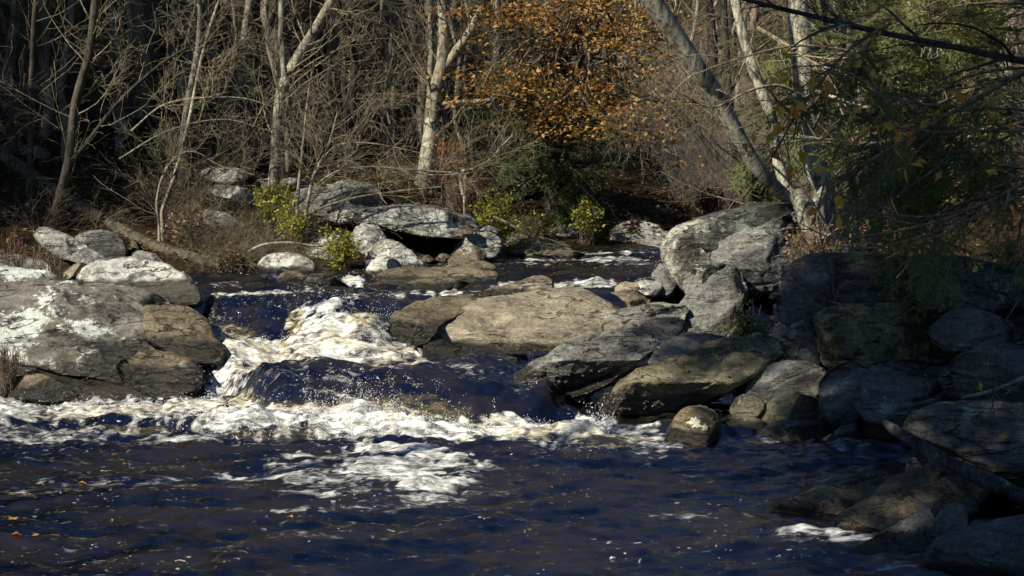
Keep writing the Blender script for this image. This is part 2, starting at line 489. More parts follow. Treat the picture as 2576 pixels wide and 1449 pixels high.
# ------------------------------------------------------------------ water
# foam areas on the surface: (px, py, half width, half height, density, foam 0..1 / aerated olive)
FOAM = [
    # foot of the lower fall
    (0, 1045, 260, 34, .8), (200, 1030, 220, 32, .85), (420, 1042, 200, 42, .9), (640, 1066, 200, 34, .9), (900, 1068, 220, 32, 0.95),
    (1120, 1082, 160, 26, 1.0), (1300, 1080, 160, 28, 1.0), (1450, 1085, 140, 26, 0.95), (1570, 1092, 90, 24, 0.8), (1650, 1125, 60, 34, 0.5),
    (120, 1095, 200, 24, 0.6), (420, 1105, 200, 16, 0.5), (1500, 1120, 160, 18, 0.4), (30, 995, 60, 10, 0.9),
    # pool patch
    (980, 1136, 150, 13, 1.0), (1090, 1152, 90, 20, 0.95), (1030, 1178, 180, 30, 1.0), (1070, 1215, 105, 28, 0.95), (1085, 1250, 90, 18, 0.7), (1200, 1185, 90, 12, .5), (1225, 1238, 100, 10, .42), (1180, 1268, 110, 10, .4), (900, 1200, 190, 26, 0.6), (1180, 1200, 60, 18, .6),
    (640, 1195, 140, 11, 0.95), (740, 1180, 100, 16, 0.55), (790, 1150, 110, 9, 0.5), (740, 1283, 90, 12, 0.8), (1350, 1310, 60, 10, 0.7), (350, 1215, 340, 16, 0.42), (820, 1228, 140, 26, 0.45), (130, 1232, 220, 14, 0.36), (960, 1270, 160, 16, 0.4),
    (300, 1340, 300, 30, 0.16), (700, 1380, 500, 40, 0.17), (150, 1400, 200, 30, 0.2), (1500, 1380, 500, 50, 0.13), (600, 1310, 200, 16, 0.2),
    (1240, 1225, 120, 14, 0.3), (1740, 1295, 150, 12, 0.45), (2060, 1345, 120, 10, 0.8), (2180, 1365, 110, 9, 0.8), (2290, 1430, 130, 8, 0.7), (1900, 1105, 120, 9, 0.5), (2090, 1130, 120, 10, 0.4), (1980, 1105, 140, 6, 0.7),
    (2150, 1160, 120, 16, 0.3), (1730, 1190, 200, 20, 0.28), (1980, 1200, 160, 14, 0.25),
    # foot of the upper chute
    (820, 850, 110, 90, 1.0), (790, 895, 140, 32, 1.0), (650, 895, 110, 50, 1.0), (560, 925, 70, 50, 0.9), (545, 965, 50, 50, 0.9), (560, 990, 70, 28, 0.7), (940, 865, 60, 50, 0.8), (900, 905, 200, 22, 0.75), (1000, 895, 70, 25, 0.75),
    (760, 925, 260, 16, 0.55), (1000, 935, 220, 16, 0.55), (1160, 930, 120, 14, 0.4), (560, 845, 60, 40, 0.55), (1250, 955, 160, 24, 0.3), (1330, 990, 120, 24, 0.28), (700, 975, 240, 18, 0.4), (900, 952, 220, 10, 0.42), (760, 1000, 200, 10, 0.4),
    # riffles of the upper river
    (640, 741, 170, 6, 0.75), (560, 720, 60, 5, 0.5), (720, 720, 120, 5, 0.4), (1090, 746, 90, 8, 0.85), (990, 752, 80, 6, 0.5), (893, 712, 32, 12, 1.0), (1460, 716, 90, 9, 0.8), (1290, 722, 50, 10, 0.8), (1430, 655, 230, 5, 0.7), (1560, 641, 130, 5, 0.75), (1330, 668, 150, 4, 0.4), (1600, 668, 120, 4, 0.4), (840, 705, 60, 5, 0.4), (1150, 735, 90, 4, 0.5),
]
OLIVE = [(560, 840, 80, 26, 0.8), (690, 900, 70, 28, 0.9), (930, 835, 50, 45, 1.0), (742, 820, 24, 55, 0.9), (800, 926, 280, 14, 0.7),
         (620, 1038, 130, 14, 0.85), (800, 1038, 260, 14, 0.85), (960, 1026, 110, 24, 1.0), (1060, 1050, 100, 32, 1.0), (900, 850, 40, 60, 0.7), (1000, 900, 80, 20, 0.7),
         (500, 1030, 130, 16, 0.8), (300, 1040, 200, 14, 0.6), (840, 1050, 300, 14, 0.8), (830, 870, 90, 24, 0.55), (700, 905, 120, 16, 0.8), (860, 890, 120, 10, 0.7), (560, 900, 50, 40, 0.6), (1000, 1060, 160, 14, 0.9),
         (1160, 1070, 110, 14, 0.9), (1400, 1098, 200, 12, 0.7), (1560, 1112, 100, 12, 0.6), (80, 1062, 140, 10, 0.6), (300, 1085, 160, 8, 0.5), (1290, 1098, 160, 8, 0.6), (220, 1030, 80, 12, 0.4), (720, 1096, 200, 6, 0.5)]


def fields(x, y, z):
    px, py = proj(np.stack([x, y, z], -1))
    f = np.zeros(len(x)); o = np.zeros(len(x))
    wob = fbm(np.stack([px / 60, py / 24, 0 * px], -1), 4, .6) * 1.0 + fbm(np.stack([px / 20, py / 6, 0 * px + 9], -1), 2) * 0.6
    for (a, b, rx, ry, d) in FOAM:
        r = np.sqrt(((px - a) / rx) ** 2 + ((py - b) / ry) ** 2) + wob
        f = np.maximum(f, d * (1 - sstep(0.55, 1.35, r)))
    for (a, b, rx, ry, d) in OLIVE:
        r = np.sqrt(((px - a) / rx) ** 2 + ((py - b) / ry) ** 2) + wob
        o = np.maximum(o, d * (1 - sstep(0.5, 1.3, r)))
    return f, o


def bumpf(px, py, zref, x, y, rx, ry, h):
    c = P(px, py, WY(py, zref))
    return h * np.exp(-((x - c[0]) / rx) ** 2 - ((y - c[1]) / ry) ** 2)


def water_z(x, y):
    z = level(x, y)
    q = c3(x, y)
    base = z.copy()
    f, o = fields(x, y, base)
    turb = sstep(13.0, 16.0, y) * (1 - 0.55 * sstep(20.5, 23.0, y))
    # broad swell + choppy wavelets, longer across the picture than along it
    s = 0.085 * fbm(q * np.array([0.55, 1.1, 1]) + 3, 2)
    s += 0.11 * fbm(q * np.array([1.5, 3.4, 1]) + 11, 3, 0.5)
    s += 0.046 * fbm(q * np.array([3.6, 7.5, 1]) + 23, 2, 0.5)
    s += 0.020 * fbm(q * np.array([7.5, 14, 1]) + 5, 2)
    z = z + s * (0.75 + 0.8 * turb)
    # shape of the two drops
    z += bumpf(840, 800, 0.75, x, y, 0.34, 0.45, 0.13)
    z += bumpf(815, 865, 0.5, x, y, 0.50, 0.40, 0.17)
    z += bumpf(590, 850, 0.6, x, y, 0.40, 0.35, 0.14)
    z += bumpf(640, 890, 0.4, x, y, 0.5, 0.35, 0.10)
    z += bumpf(930, 845, 0.6, x, y, 0.28, 0.5, 0.16)
    z -= bumpf(690, 850, 0.6, x, y, 0.25, 0.5, 0.16)
    z += bumpf(940, 945, 0.36, x, y, 1.0, 0.40, 0.15)
    z += bumpf(720, 965, 0.3, x, y, 0.9, 0.5, 0.11)
    z += bumpf(850, 915, 0.36, x, y, 1.3, 0.22, 0.07)
    z += bumpf(1250, 985, 0.3, x, y, 0.8, 0.4, 0.08)
    z += bumpf(1020, 1070, 0.05, x, y, 0.5, 0.18, 0.10)
    for bx, hh in ((230, .05), (330, .08), (480, .10), (620, .12), (760, .08), (880, .15), (980, .12)):
        z += bumpf(bx, 1058, 0.05, x, y, 0.34, 0.24, hh)
    # churned foam stands up ragged
    m = sstep(0.55, 1.0, f)
    ch = fbm(q * np.array([2.2, 4.0, 1]) + 31, 5, 0.6)
    calm = 1 - 0.8 * sstep(15.3, 14.6, y)
    z += m * calm * (0.10 * ch + 0.030 * fbm(q * np.array([9, 14, 1]), 3, 0.6) + 0.015)
    z += 0.014 * sstep(0.4, 0.9, f) * (1 - calm)
    return z, f, o


def water_mat():
    t = NT('river_water')
    p = t.pos()
    f = t.attr('foam'); o = t.attr('olive')
    w1 = t.noise(t.map(p, scale=(1, 1.9, 1)), 8, 6, 0.65, 0.4)
    w2 = t.noise(t.map(p, scale=(1, 1.7, 1)), 26, 4, 0.6, 0.3)
    h = t.math('ADD', t.math('MULTIPLY', w1, 1.0), t.math('MULTIPLY', w2, 0.28))
    n1 = t.noise(t.map(p, scale=(0.6, 1.7, 1)), 2.8, 12, 0.68, 0.8)
    n2 = t.noise(t.map(p, scale=(0.55, 1.6, 1), loc=(4, 2, 0)), 12, 8, 0.68, 0.7)
    n = t.math('ADD', t.math('MULTIPLY', n1, 0.55), t.math('MULTIPLY', n2, 0.45))
    # small drifting flecks everywhere on the pool, dense where the attribute says so
    thr = t.math('SUBTRACT', 0.68, t.math('MULTIPLY', t.math('POWER', f, 0.62), 0.345))
    fm = t.ramp(n, thr, t.math('ADD', thr, 0.26))
    fl = t.noise(t.map(p, scale=(1.0, 1.5, 1), loc=(1, 7, 0)), 17, 3, 0.5, 0.5)
    fl2 = t.noise(p, 1.1, 4, 0.6)
    fleck = t.math('MULTIPLY', t.ramp(fl, 0.665, 0.70), t.ramp(fl2, 0.46, 0.6, 0, 0.75))
    fm = t.math('MAXIMUM', fm, t.math('MULTIPLY', fleck, t.ramp(f, 0.0, 0.2, 0.8, 1)))
    lace = t.ramp(n2, 0.3, 0.6, 0.72, 1.0)
    deep = t.mix(t.ramp(t.noise(t.map(p, scale=(.6, 1.3, 1)), 1.3, 5, .6), 0.42, 0.58), (0.0018, 0.0022, 0.0045), (0.015, 0.0112, 0.0058))  # brown patches put reflections of the woods into the water's colour
    deep = t.mix(t.math('MULTIPLY', o, t.ramp(n2, 0.38, 0.62, 0.12, 1.0)), deep, (0.15, 0.122, 0.042))
    wat = t.principled(deep, 0.02, t.bump(h, 0.4, 0.03), 1.0, IOR=1.75, **{'Specular Tint': (0.54, 0.62, 1.0, 1)})  # blue tint adds sky colour to the reflections
    n3 = t.noise(t.map(p, scale=(0.9, 1.3, 1), loc=(9, 4, 2)), 6.5, 8, 0.68, 0.5)
    sp = t.noise(p, 75, 3, 0.7)
    fcol = t.mix(t.ramp(n2, 0.34, 0.6), (0.40, 0.39, 0.34), (0.84, 0.84, 0.82))
    fcol = t.mix(t.math('MULTIPLY', o, t.ramp(n3, 0.60, 0.40, 0.1, 0.95)), fcol, (0.44, 0.38, 0.185))
    fcol = t.mix(t.math('MULTIPLY', o, t.ramp(sp, 0.56, 0.64, 0, 0.8)), fcol, (0.66, 0.65, 0.55))
    fb = t.bump(t.math('ADD', n2, t.math('MULTIPLY', sp, 0.25)), 0.55, 0.04)
    foam = t.principled(fcol, 0.6, fb, 0.3)
    mx = t.n('ShaderNodeMixShader'); t.set(mx.inputs[0], t.math('MULTIPLY', fm, lace))
    t.t.links.new(wat, mx.inputs[1]); t.t.links.new(foam, mx.inputs[2])
    return t.done(mx.outputs[0])


M['water'] = water_mat()
xs = np.concatenate([np.arange(-16, -6, 0.15), np.arange(-6, 5.2, 0.028), np.arange(5.2, 30, 0.2)])
ys = np.concatenate([np.arange(-4, 8, 0.12), np.arange(8, 20.8, 0.028), np.arange(20.8, 31, 0.06), np.arange(31, 48, 0.25)])
X, Y = np.meshgrid(xs, ys); X = X.ravel(); Y = Y.ravel()
Z, FO, OL = water_z(X, Y)
nx, ny = len(xs), len(ys)
ii = np.arange(nx * ny).reshape(ny, nx)
Fq = np.stack([ii[:-1, :-1], ii[:-1, 1:], ii[1:, 1:], ii[1:, :-1]], -1).reshape(-1, 4)
struct(mk('water', np.stack([X, Y, Z], -1), [Fq], M['water'], attrs={'foam': FO, 'olive': OL}))

# droplets thrown up by the falls
rs = np.random.RandomState(17)
dst = []
for (px, py, rx, ry, z, n, up_) in [(840, 800, 90, 30, .75, 1100, .12), (800, 860, 100, 30, .5, 500, .10), (600, 880, 80, 30, .4, 600, .10), (530, 930, 30, 30, .3, 500, .12), (950, 860, 40, 30, .5, 300, .08), (1000, 885, 50, 20, .36, 300, .12),
                             (330, 1010, 260, 12, .06, 1700, .12), (640, 1025, 200, 14, .22, 1700, .12), (900, 1010, 150, 16, .25, 2000, .13), (1090, 1050, 110, 14, .15, 900, .10), (760, 1050, 300, 14, .12, 1200, .10), (1330, 1070, 200, 10, .04, 500, .10), (1510, 1060, 24, 14, .04, 500, .22), (893, 708, 26, 5, .95, 200, .08), (1200, 985, 350, 40, .3, 120, .05), (690, 800, 120, 60, .7, 120, .06)]:
    n = int(n * .75); nc = max(4, n // 16); ci = rs.randint(0, nc, n)
    a = px + (rx * rs.normal(size=nc) * .65)[ci] + rs.normal(size=n) * 5; b_ = py + (ry * rs.normal(size=nc) * .65)[ci] + rs.normal(size=n) * 3
    q = P(a, b_, WY(b_, z))
    zz, _, _ = water_z(q[:, 0], q[:, 1])
    hh = rs.exponential(1.0, nc)[ci] * rs.uniform(.1, 1.1, n)
    q[:, 2] = zz + up_ * .6 * hh; q[:, 0] += rs.normal(size=n) * .03 * hh
    dst.append(q)
q = np.concatenate(dst)
oc = np.array([[1, 0, 0], [-1, 0, 0], [0, 1, 0], [0, -1, 0], [0, 0, 1], [0, 0, -1.]])
of = np.array([[0, 2, 4], [2, 1, 4], [1, 3, 4], [3, 0, 4], [2, 0, 5], [1, 2, 5], [3, 1, 5], [0, 3, 5]])
r = rs.uniform(.0016, .0045, len(q)) * (1 + .8 * (rs.uniform(size=len(q)) > .93))
st = np.stack([np.ones(len(q)), np.ones(len(q)), rs.uniform(.8, 2.0, len(q))], -1)
t = NT('spray_droplet'); M['spray'] = t.done(t.principled((0.8, 0.8, 0.8), 0.2, None, 0.6))
V = (q[:, None] + oc[None] * (r[:, None] * st)[:, None]).reshape(-1, 3)
F = (of[None] + 6 * np.arange(len(q))[:, None, None]).reshape(-1, 3)
struct(mk('water_spray', V, [F], M['spray']), 'stuff')
# ------------------------------------------------------------------ rocks
_ico = {}


def ico(s):
    if s not in _ico:
        bm = bmesh.new(); bmesh.ops.create_icosphere(bm, subdivisions=s, radius=1.0)
        _ico[s] = (np.array([v.co[:] for v in bm.verts]), np.array([[v.index for v in f.verts] for f in bm.faces]))
        bm.free()
    return _ico[s]


def vnormals(V, F):
    n = np.cross(V[F[:, 1]] - V[F[:, 0]], V[F[:, 2]] - V[F[:, 0]])
    N = np.zeros_like(V)
    for k in range(3):
        np.add.at(N, F[:, k], n)
    return N / (np.linalg.norm(N, axis=1)[:, None] + 1e-12)


def chaikin(p):
    q = np.roll(p, -1, 0)
    return np.stack([0.8 * p + 0.2 * q, 0.2 * p + 0.8 * q], 1).reshape(-1, 2)


def radial(poly, th):
    """distance from the origin to the polygon's edge in the directions th"""
    a = poly; b = np.roll(poly, -1, 0); e = b - a
    d = np.stack([np.cos(th), np.sin(th)], -1)
    R = np.zeros(len(th))
    for k in range(len(a)):
        den = d[:, 0] * e[k, 1] - d[:, 1] * e[k, 0]
        den = np.where(np.abs(den) < 1e-9, 1e-9, den)
        t = (a[k, 0] * e[k, 1] - a[k, 1] * e[k, 0]) / den
        u = (a[k, 0] * d[:, 1] - a[k, 1] * d[:, 0]) / den
        ok = (t > 0) & (u >= -1e-6) & (u <= 1 + 1e-6)
        R = np.where(ok, np.maximum(R, t), R)
    return R


NROCK = 0
SURF = {}


def rock(name, label, cat, mat, pts, Y, thick=0.4, lean=0.6, brk=0.2, back=None, rough=1.0, lay=0.5, dip=(-0.2, -0.15), wet=None, sub=6, box=3.2, group=None, facet=5, seed=None, amp=1.0, under=0.0):
    """pts: outline as seen; Y: distance of that outline's foot; the stone bulges towards us by thick, its top leans back by lean per metre of height"""
    global NROCK
    NROCK += 1
    rs = np.random.RandomState(NROCK * 13 + 5 if seed is None else seed)
    poly = chaikin(np.array(pts, float))
    c = (poly.min(0) + poly.max(0)) * 0.25 + poly.mean(0) * 0.5
    S, F = ico(sub)
    rho = np.sqrt(S[:, 0] ** 2 + S[:, 2] ** 2)
    th = np.arctan2(-S[:, 2], S[:, 0])
    R = radial(poly - c, th)
    rr = np.sin(np.arcsin(np.clip(rho, 0, 1)) ** 1.0)
    px = c[0] + rr * R * np.cos(th); py = c[1] + rr * R * np.sin(th)
    dome = np.clip(1 - np.clip(rho, 0, 1) ** box, 0, 1) ** (1 / box)
    back = thick * 1.6 if back is None else back
    dep = np.where(S[:, 1] < 0, -thick * dome, back * dome)
    vb = poly[:, 1].max(); Hm = (vb - poly[:, 1].min()) * Y / FPX
    hm = (vb - py) * Y / FPX
    yl = lean * np.maximum(0, hm - brk * Hm)
    yl = yl + under * np.maximum(0, brk * Hm - hm)
    V = P(px, py, Y + yl + dep)
    size = min(1.3, max(0.15, math.sqrt(Hm * (np.ptp(poly[:, 0]) * Y / FPX))))
    cen = V.mean(0)
    # flat faces broken off
    ray = V - np.array([0, 0, CAMZ]); ray /= np.linalg.norm(ray, axis=1)[:, None]
    for k in range(facet):
        n = rs.normal(size=3); n[1] = -abs(n[1]) * 0.8 - 0.25; n[2] = abs(n[2]) * 0.8 + 0.05; n[0] *= 0.8
        n /= np.linalg.norm(n)
        front = np.clip(dome, 0, 1)
        s = (V - cen) @ n
        lim = s.max() * rs.uniform(0.55, 0.82)
        den = np.minimum((ray @ n), -0.25)
        V = V - ray * (np.maximum(0, s - lim) / den)[:, None] * -1.0 * -1.0 * np.where(S[:, 1] < 0.2, front ** 0.3, 0)[:, None]
    N = vnormals(V, F)
    q = V + rs.uniform(0, 50)
    d = 0.10 * amp * size * fbm(q * (1.1 / max(0.4, size)), 4, 0.5)
    bn = np.array([dip[0], dip[1], 1.0]); bn /= np.linalg.norm(bn)
    s = V @ bn * (4.2 / max(0.5, size ** 0.6)) + 0.8 * fbm(q * 0.9, 3) + rs.uniform(0, 9)
    fr = s - np.floor(s)
    ledge = np.where(fr < 0.82, fr / 0.82, (1 - fr) / 0.18) - 0.5
    cell = fbm(np.stack([q[:, 0] * 0.9, q[:, 1] * 0.9, np.floor(s) * 3.7], -1), 2)
    vis = sstep(-0.15, 0.35, cell)
    d += lay * size * (0.085 * ledge * vis + 0.07 * cell)
    crack = np.exp(-((fr - 0.91) / 0.06) ** 2) * vis
    d -= lay * size * 0.09 * crack
    d += 0.022 * size * fbm(q * 5.5, 4, 0.55) * rough
    d += 0.03 * amp * size * fbm(q * 2.4, 3, 0.5, ridged=True) * rough
    # keep the traced outline roughly where it is
    V = V + N * d[:, None]
    w = np.zeros(len(V))
    if wet is not None:
        lv = level(V[:, 0], V[:, 1]) if wet[0] is None else wet[0]
        w = 1 - sstep(0.0, wet[1] * 1.7, V[:, 2] - lv)
    o = mk(name, V, [F], M[mat], attrs={'wet': w}, origin=(cen[0], cen[1], V[:, 2].min()))
    tag(o, label, cat, group)
    SURF[label] = (V, N)
    return o


# --- left bank
rock('flat_rock', 'broad grey slab splashed with white lichen, running into the frame beside the falls', 'rock', 'slab',
     [(-120, 668), (60, 676), (180, 705), (300, 742), (345, 765), (372, 800), (440, 858), (505, 885), (430, 925), (330, 965), (200, 945), (80, 915), (-120, 880)], 18.6, .30, 1.75, .05, lay=.9, wet=(None, .32), sub=7, box=5, facet=2, dip=(.12, -.35))
rock('flat_rock', 'flat brown slab ending in a blunt nose above the white chute', 'rock', 'brown',
     [(330, 800), (350, 775), (450, 768), (510, 792), (535, 835), (562, 870), (572, 925), (470, 905), (410, 880), (350, 845)], 18.7, .28, 2.6, .35, lay=.7, wet=(.35, .3), dip=(.1, -.3), box=4.5)
rock('boulder', 'dark wet rounded nose of rock under the brown slab', 'rock', 'brown',
     [(285, 915), (370, 880), (450, 893), (505, 918), (515, 960), (490, 1000), (400, 990), (310, 970)], 18.1, .3, 1.6, .35, lay=.6, wet=(.08, .3), box=4)
rock('rock_ledge', 'low tan ledge just above the foaming pool, under the lichen slab', 'rock', 'brown',
     [(-120, 905), (60, 925), (160, 958), (270, 968), (380, 978), (520, 1000), (500, 1040), (200, 1050), (-120, 1050)], 18.05, .35, .9, .3, lay=.6, wet=(.08, .3), dip=(.1, -.1))
rock('boulder', 'squared tan block at the end of the low ledge', 'rock', 'brown',
     [(10, 975), (36, 945), (110, 945), (170, 972), (200, 1000), (150, 1012), (12, 1012)], 17.75, .25, .5, .3, lay=.3, wet=(.0, .2), sub=5)
rock('flat_rock', 'thin grey shelf lying below the white boulder', 'rock', 'slab',
     [(140, 712), (260, 716), (380, 733), (436, 765), (400, 780), (345, 785), (240, 765)], 20.4, .3, 1.6, .2, lay=.4, sub=5)
rock('boulder', 'large white lichened boulder with a dark stained underside', 'rock', 'white',
     [(195, 700), (215, 672), (270, 655), (350, 652), (420, 668), (470, 700), (500, 735), (508, 762), (470, 772), (400, 757), (330, 735), (250, 726), (205, 714)], 21.2, .6, .7, .3, lay=.25, wet=(1.0, .18), facet=2)
rock('flat_rock', 'long tilted pale slab sunk in the bank behind the white boulder', 'rock', 'pale',
     [(78, 585), (105, 570), (140, 578), (200, 610), (260, 645), (290, 672), (220, 675), (150, 645), (95, 612)], 24.5, .4, .8, .2, lay=.5, dip=(.55, -.1))
rock('boulder', 'smooth dark grey boulder behind the tilted pale slab', 'rock', 'grey',
     [(185, 602), (215, 583), (265, 580), (305, 600), (320, 635), (310, 660), (250, 655), (200, 625)], 25.0, .5, .5, .3, lay=.1, facet=1)
rock('flat_rock', 'low pale slab half hidden by red leaved twigs', 'rock', 'pale',
     [(-90, 640), (30, 640), (100, 655), (132, 675), (120, 705), (60, 698), (-90, 690)], 22.6, .4, .8, .2, lay=.4)
rock('stone', 'small tan stone wedged beside the white boulder', 'rock', 'tan',
     [(155, 692), (170, 674), (205, 658), (224, 668), (208, 697), (170, 706)], 21.9, .2, .3, .3, sub=5)
rock('stone', 'flat pale stone under the fallen log', 'rock', 'pale',
     [(328, 640), (350, 628), (390, 640), (414, 662), (400, 674), (345, 664)], 24.6, .25, .6, .3, sub=5)
rock('boulder', 'shaded grey boulder high in the woods behind the fallen log', 'rock', 'grey',
     [(-40, 390), (20, 360), (90, 365), (132, 385), (110, 410), (30, 420)], 31, .6, .6, .3, sub=5)
rock('boulder', 'smaller shaded grey boulder in the dark woods above the log', 'rock', 'grey',
     [(110, 415), (150, 395), (205, 405), (230, 430), (190, 445), (120, 440)], 32, .5, .6, .3, sub=5)

# --- centre bank
rock('boulder', 'rounded pale boulder at the water edge under the brushwood', 'rock', 'white',
     [(648, 672), (665, 645), (700, 635), (745, 640), (785, 655), (802, 682), (760, 700), (680, 700)], 25.0, .45, .6, .3, lay=.2, wet=(1.02, .12), facet=2)
rock('flat_rock', 'pale broken rock face behind the tangled brushwood', 'rock', 'pale',
     [(470, 560), (520, 520), (580, 540), (640, 590), (660, 640), (600, 650), (500, 620)], 27.2, .5, .8, .2)
rock('boulder', 'pale boulder beside the small green leaved bush', 'rock', 'white',
     [(770, 620), (800, 598), (850, 590), (872, 620), (850, 664), (785, 664)], 26.0, .4, .6, .3)
rock('boulder', 'humped grey boulder at the mouth of the dark rock overhang', 'rock', 'pale',
     [(880, 602), (905, 566), (935, 559), (965, 588), (988, 625), (960, 650), (900, 640)], 26.2, .4, .4, .3)
rock('boulder', 'big pale rock sloping down to the river below the overhang', 'rock', 'white',
     [(922, 640), (945, 610), (990, 604), (1030, 628), (1070, 668), (1052, 698), (960, 698), (918, 675)], 25.3, .5, .8, .2, lay=.35, wet=(1.02, .15))
rock('boulder', 'round lichen spotted boulder sitting in the shallows', 'rock', 'white',
     [(918, 682), (940, 652), (975, 644), (1007, 660), (1014, 692), (960, 700), (925, 697)], 24.4, .35, .4, .3, lay=.1, wet=(1.0, .12), facet=1, sub=5)
rock('rock_ledge', 'massive pale overhanging rock with a black hollow below', 'rock', 'pale',
     [(800, 552), (850, 535), (930, 524), (1000, 518), (1080, 521), (1150, 533), (1200, 558), (1225, 580), (1180, 594), (1100, 598), (1040, 588), (960, 567), (880, 560)], 26.8, .9, 1.4, .1, lay=.5, dip=(.18, -.1), back=2.2)
rock('rock_ledge', 'inner wall coloured black for the shade of the hollow under the overhang', 'rock', 'black',
     [(900, 560), (1000, 560), (1210, 575), (1190, 635), (1000, 652), (930, 620)], 29.2, .4, .3, .3)  # back wall's black stands in for shade inside the hollow
rock('stone', 'pale stone at the tip of the overhang', 'rock', 'pale',
     [(1198, 585), (1225, 566), (1250, 575), (1262, 588), (1230, 594)], 27.2, .25, .4, .3, sub=5)
rock('rock_ledge', 'layered grey shelf of rock above the overhang', 'rock', 'grey',
     [(700, 505), (760, 478), (830, 462), (880, 458), (940, 468), (965, 500), (950, 532), (880, 545), (800, 538), (730, 530)], 28.4, .7, 1.2, .2, lay=1.2, dip=(.08, -.05))
rock('flat_rock', 'upper pale slab with a mossy top on the wooded bank', 'rock', 'pale',
     [(500, 437), (520, 420), (570, 424), (620, 430), (622, 455), (580, 464), (520, 452)], 29.4, .6, 1.0, .3, lay=.5)
rock('flat_rock', 'lower pale slab beneath the mossy topped one', 'rock', 'pale',
     [(515, 472), (560, 462), (640, 484), (664, 508), (600, 505), (540, 492)], 28.6, .5, 1.0, .3, lay=.5)
rock('rock_ledge', 'dark bedded rock bank behind the pale trunk', 'rock', 'grey',
     [(640, 455), (700, 450), (780, 462), (800, 490), (760, 520), (660, 510)], 29.2, .5, .8, .2, lay=1.0)
rock('boulder', 'grey boulder between the overhang and the yellow bush', 'rock', 'pale',
     [(1140, 628), (1180, 592), (1230, 585), (1262, 600), (1258, 640), (1210, 664), (1155, 668)], 26.8, .45, .5, .3, wet=(1.05, .15))
rock('stone', 'brown wedge shaped stone standing at the water line', 'rock', 'brown',
     [(1112, 662), (1150, 625), (1190, 619), (1222, 635), (1216, 670), (1148, 676)], 26.0, .3, .4, .2, wet=(1.03, .12), sub=5)
rock('flat_rock', 'long low tan rock along the far water edge', 'rock', 'gold',
     [(1215, 605), (1270, 585), (1340, 589), (1400, 610), (1445, 632), (1380, 652), (1280, 652), (1225, 640)], 28.2, .5, 1.0, .2, wet=(1.08, .15))
rock('flat_rock', 'flat thin rock at the tip of the long tan rock', 'rock', 'gold',
     [(1310, 645), (1380, 628), (1450, 631), (1488, 645), (1400, 658), (1325, 658)], 27.6, .3, .8, .2, sub=5, wet=(1.08, .1))
rock('boulder', 'shaded boulder under the dark evergreen at the river bend', 'rock', 'grey',
     [(1345, 585), (1420, 567), (1480, 574), (1505, 605), (1475, 632), (1390, 622)], 30.6, .5, .7, .2)
rock('boulder', 'leaf strewn pale boulder on the far bank beside the river bend', 'rock', 'pale',
     [(1525, 595), (1560, 560), (1600, 554), (1650, 564), (1690, 600), (1690, 632), (1560, 632)], 30.6, .6, .8, .2)
for k, (pts, lab) in enumerate([
    ([(1040, 655), (1060, 640), (1085, 642), (1090, 658), (1060, 664)], 'small flat stone at the water edge before the hollow'),
    ([(1092, 650), (1110, 636), (1130, 640), (1135, 656), (1110, 662)], 'small rounded stone beside the brown wedge shaped stone'),
    ([(1150, 575), (1172, 566), (1195, 572), (1190, 590), (1160, 590)], 'small stone wedged under the lip of the overhang'),
    ([(1000, 650), (1030, 640), (1050, 650), (1040, 664), (1005, 664)], 'small dark stone on the shore below the big pale rock')]):
    rock('stone', lab, 'rock', 'brown', pts, 26.5, .2, .4, .3, sub=5, wet=(1.03, .12))

# --- flat rocks standing in the upper river
rock('rock_ledge', 'long flat brown rock rising from the upper river', 'rock', 'brown',
     [(915, 722), (950, 690), (1000, 674), (1100, 672), (1200, 680), (1255, 692), (1245, 716), (1160, 732), (1000, 732)], 23.3, .45, 1.6, .35, lay=.7, wet=(.95, .14), dip=(0, -.1))
rock('flat_rock', 'thin flat rock awash behind the long brown rock', 'rock', 'brown',
     [(1100, 680), (1130, 660), (1200, 655), (1256, 668), (1232, 686), (1150, 690)], 24.6, .3, 1.2, .3, sub=5, wet=(1.0, .1))
rock('flat_rock', 'low tan slab in front of the long brown rock', 'rock', 'gold',
     [(985, 730), (1050, 704), (1130, 701), (1186, 713), (1155, 738), (1050, 740)], 22.4, .3, 1.3, .3, sub=5, wet=(.93, .12))
rock('flat_rock', 'dark tilted slab in the upper river beside the foam jet', 'rock', 'black',
     [(755, 722), (775, 690), (820, 690), (872, 715), (885, 736), (800, 740)], 22.6, .35, .8, .3, sub=5, wet=(.95, .1))
rock('stone', 'small grey rock barely above the upper river', 'rock', 'brown',
     [(690, 712), (710, 684), (750, 681), (772, 700), (745, 718)], 23.4, .25, .8, .3, sub=5, wet=(.97, .08))

# --- mid-river rock
rock('boulder', 'huge sunlit tan rock with wavy cracks in midstream', 'rock', 'tan',
     [(1085, 805), (1098, 785), (1200, 750), (1300, 735), (1400, 722), (1450, 719), (1505, 745), (1560, 778), (1610, 800), (1575, 835), (1490, 875), (1400, 908), (1250, 905), (1120, 885), (1078, 850)], 18.65, .34, 2.6, .10, lay=.75, wet=(.40, .16), sub=7, facet=1, dip=(-.1, -.45), box=4.5, amp=.45)
rock('flat_rock', 'pointed tan wedge of rock behind the midstream rock', 'rock', 'tan',
     [(1130, 770), (1200, 739), (1280, 714), (1350, 696), (1386, 704), (1394, 728), (1330, 750), (1200, 772)], 20.9, .3, 1.6, .2, lay=.7, wet=(.93, .12), dip=(-.3, -.3), box=4)
rock('flat_rock', 'brown rounded slab with a dark wet flank beside the chute', 'rock', 'brown',
     [(955, 870), (985, 810), (1010, 780), (1060, 758), (1150, 750), (1205, 755), (1160, 790), (1110, 815), (1092, 860), (1050, 885)], 19.2, .35, 2.0, .35, lay=.8, wet=(.52, .28), box=4)
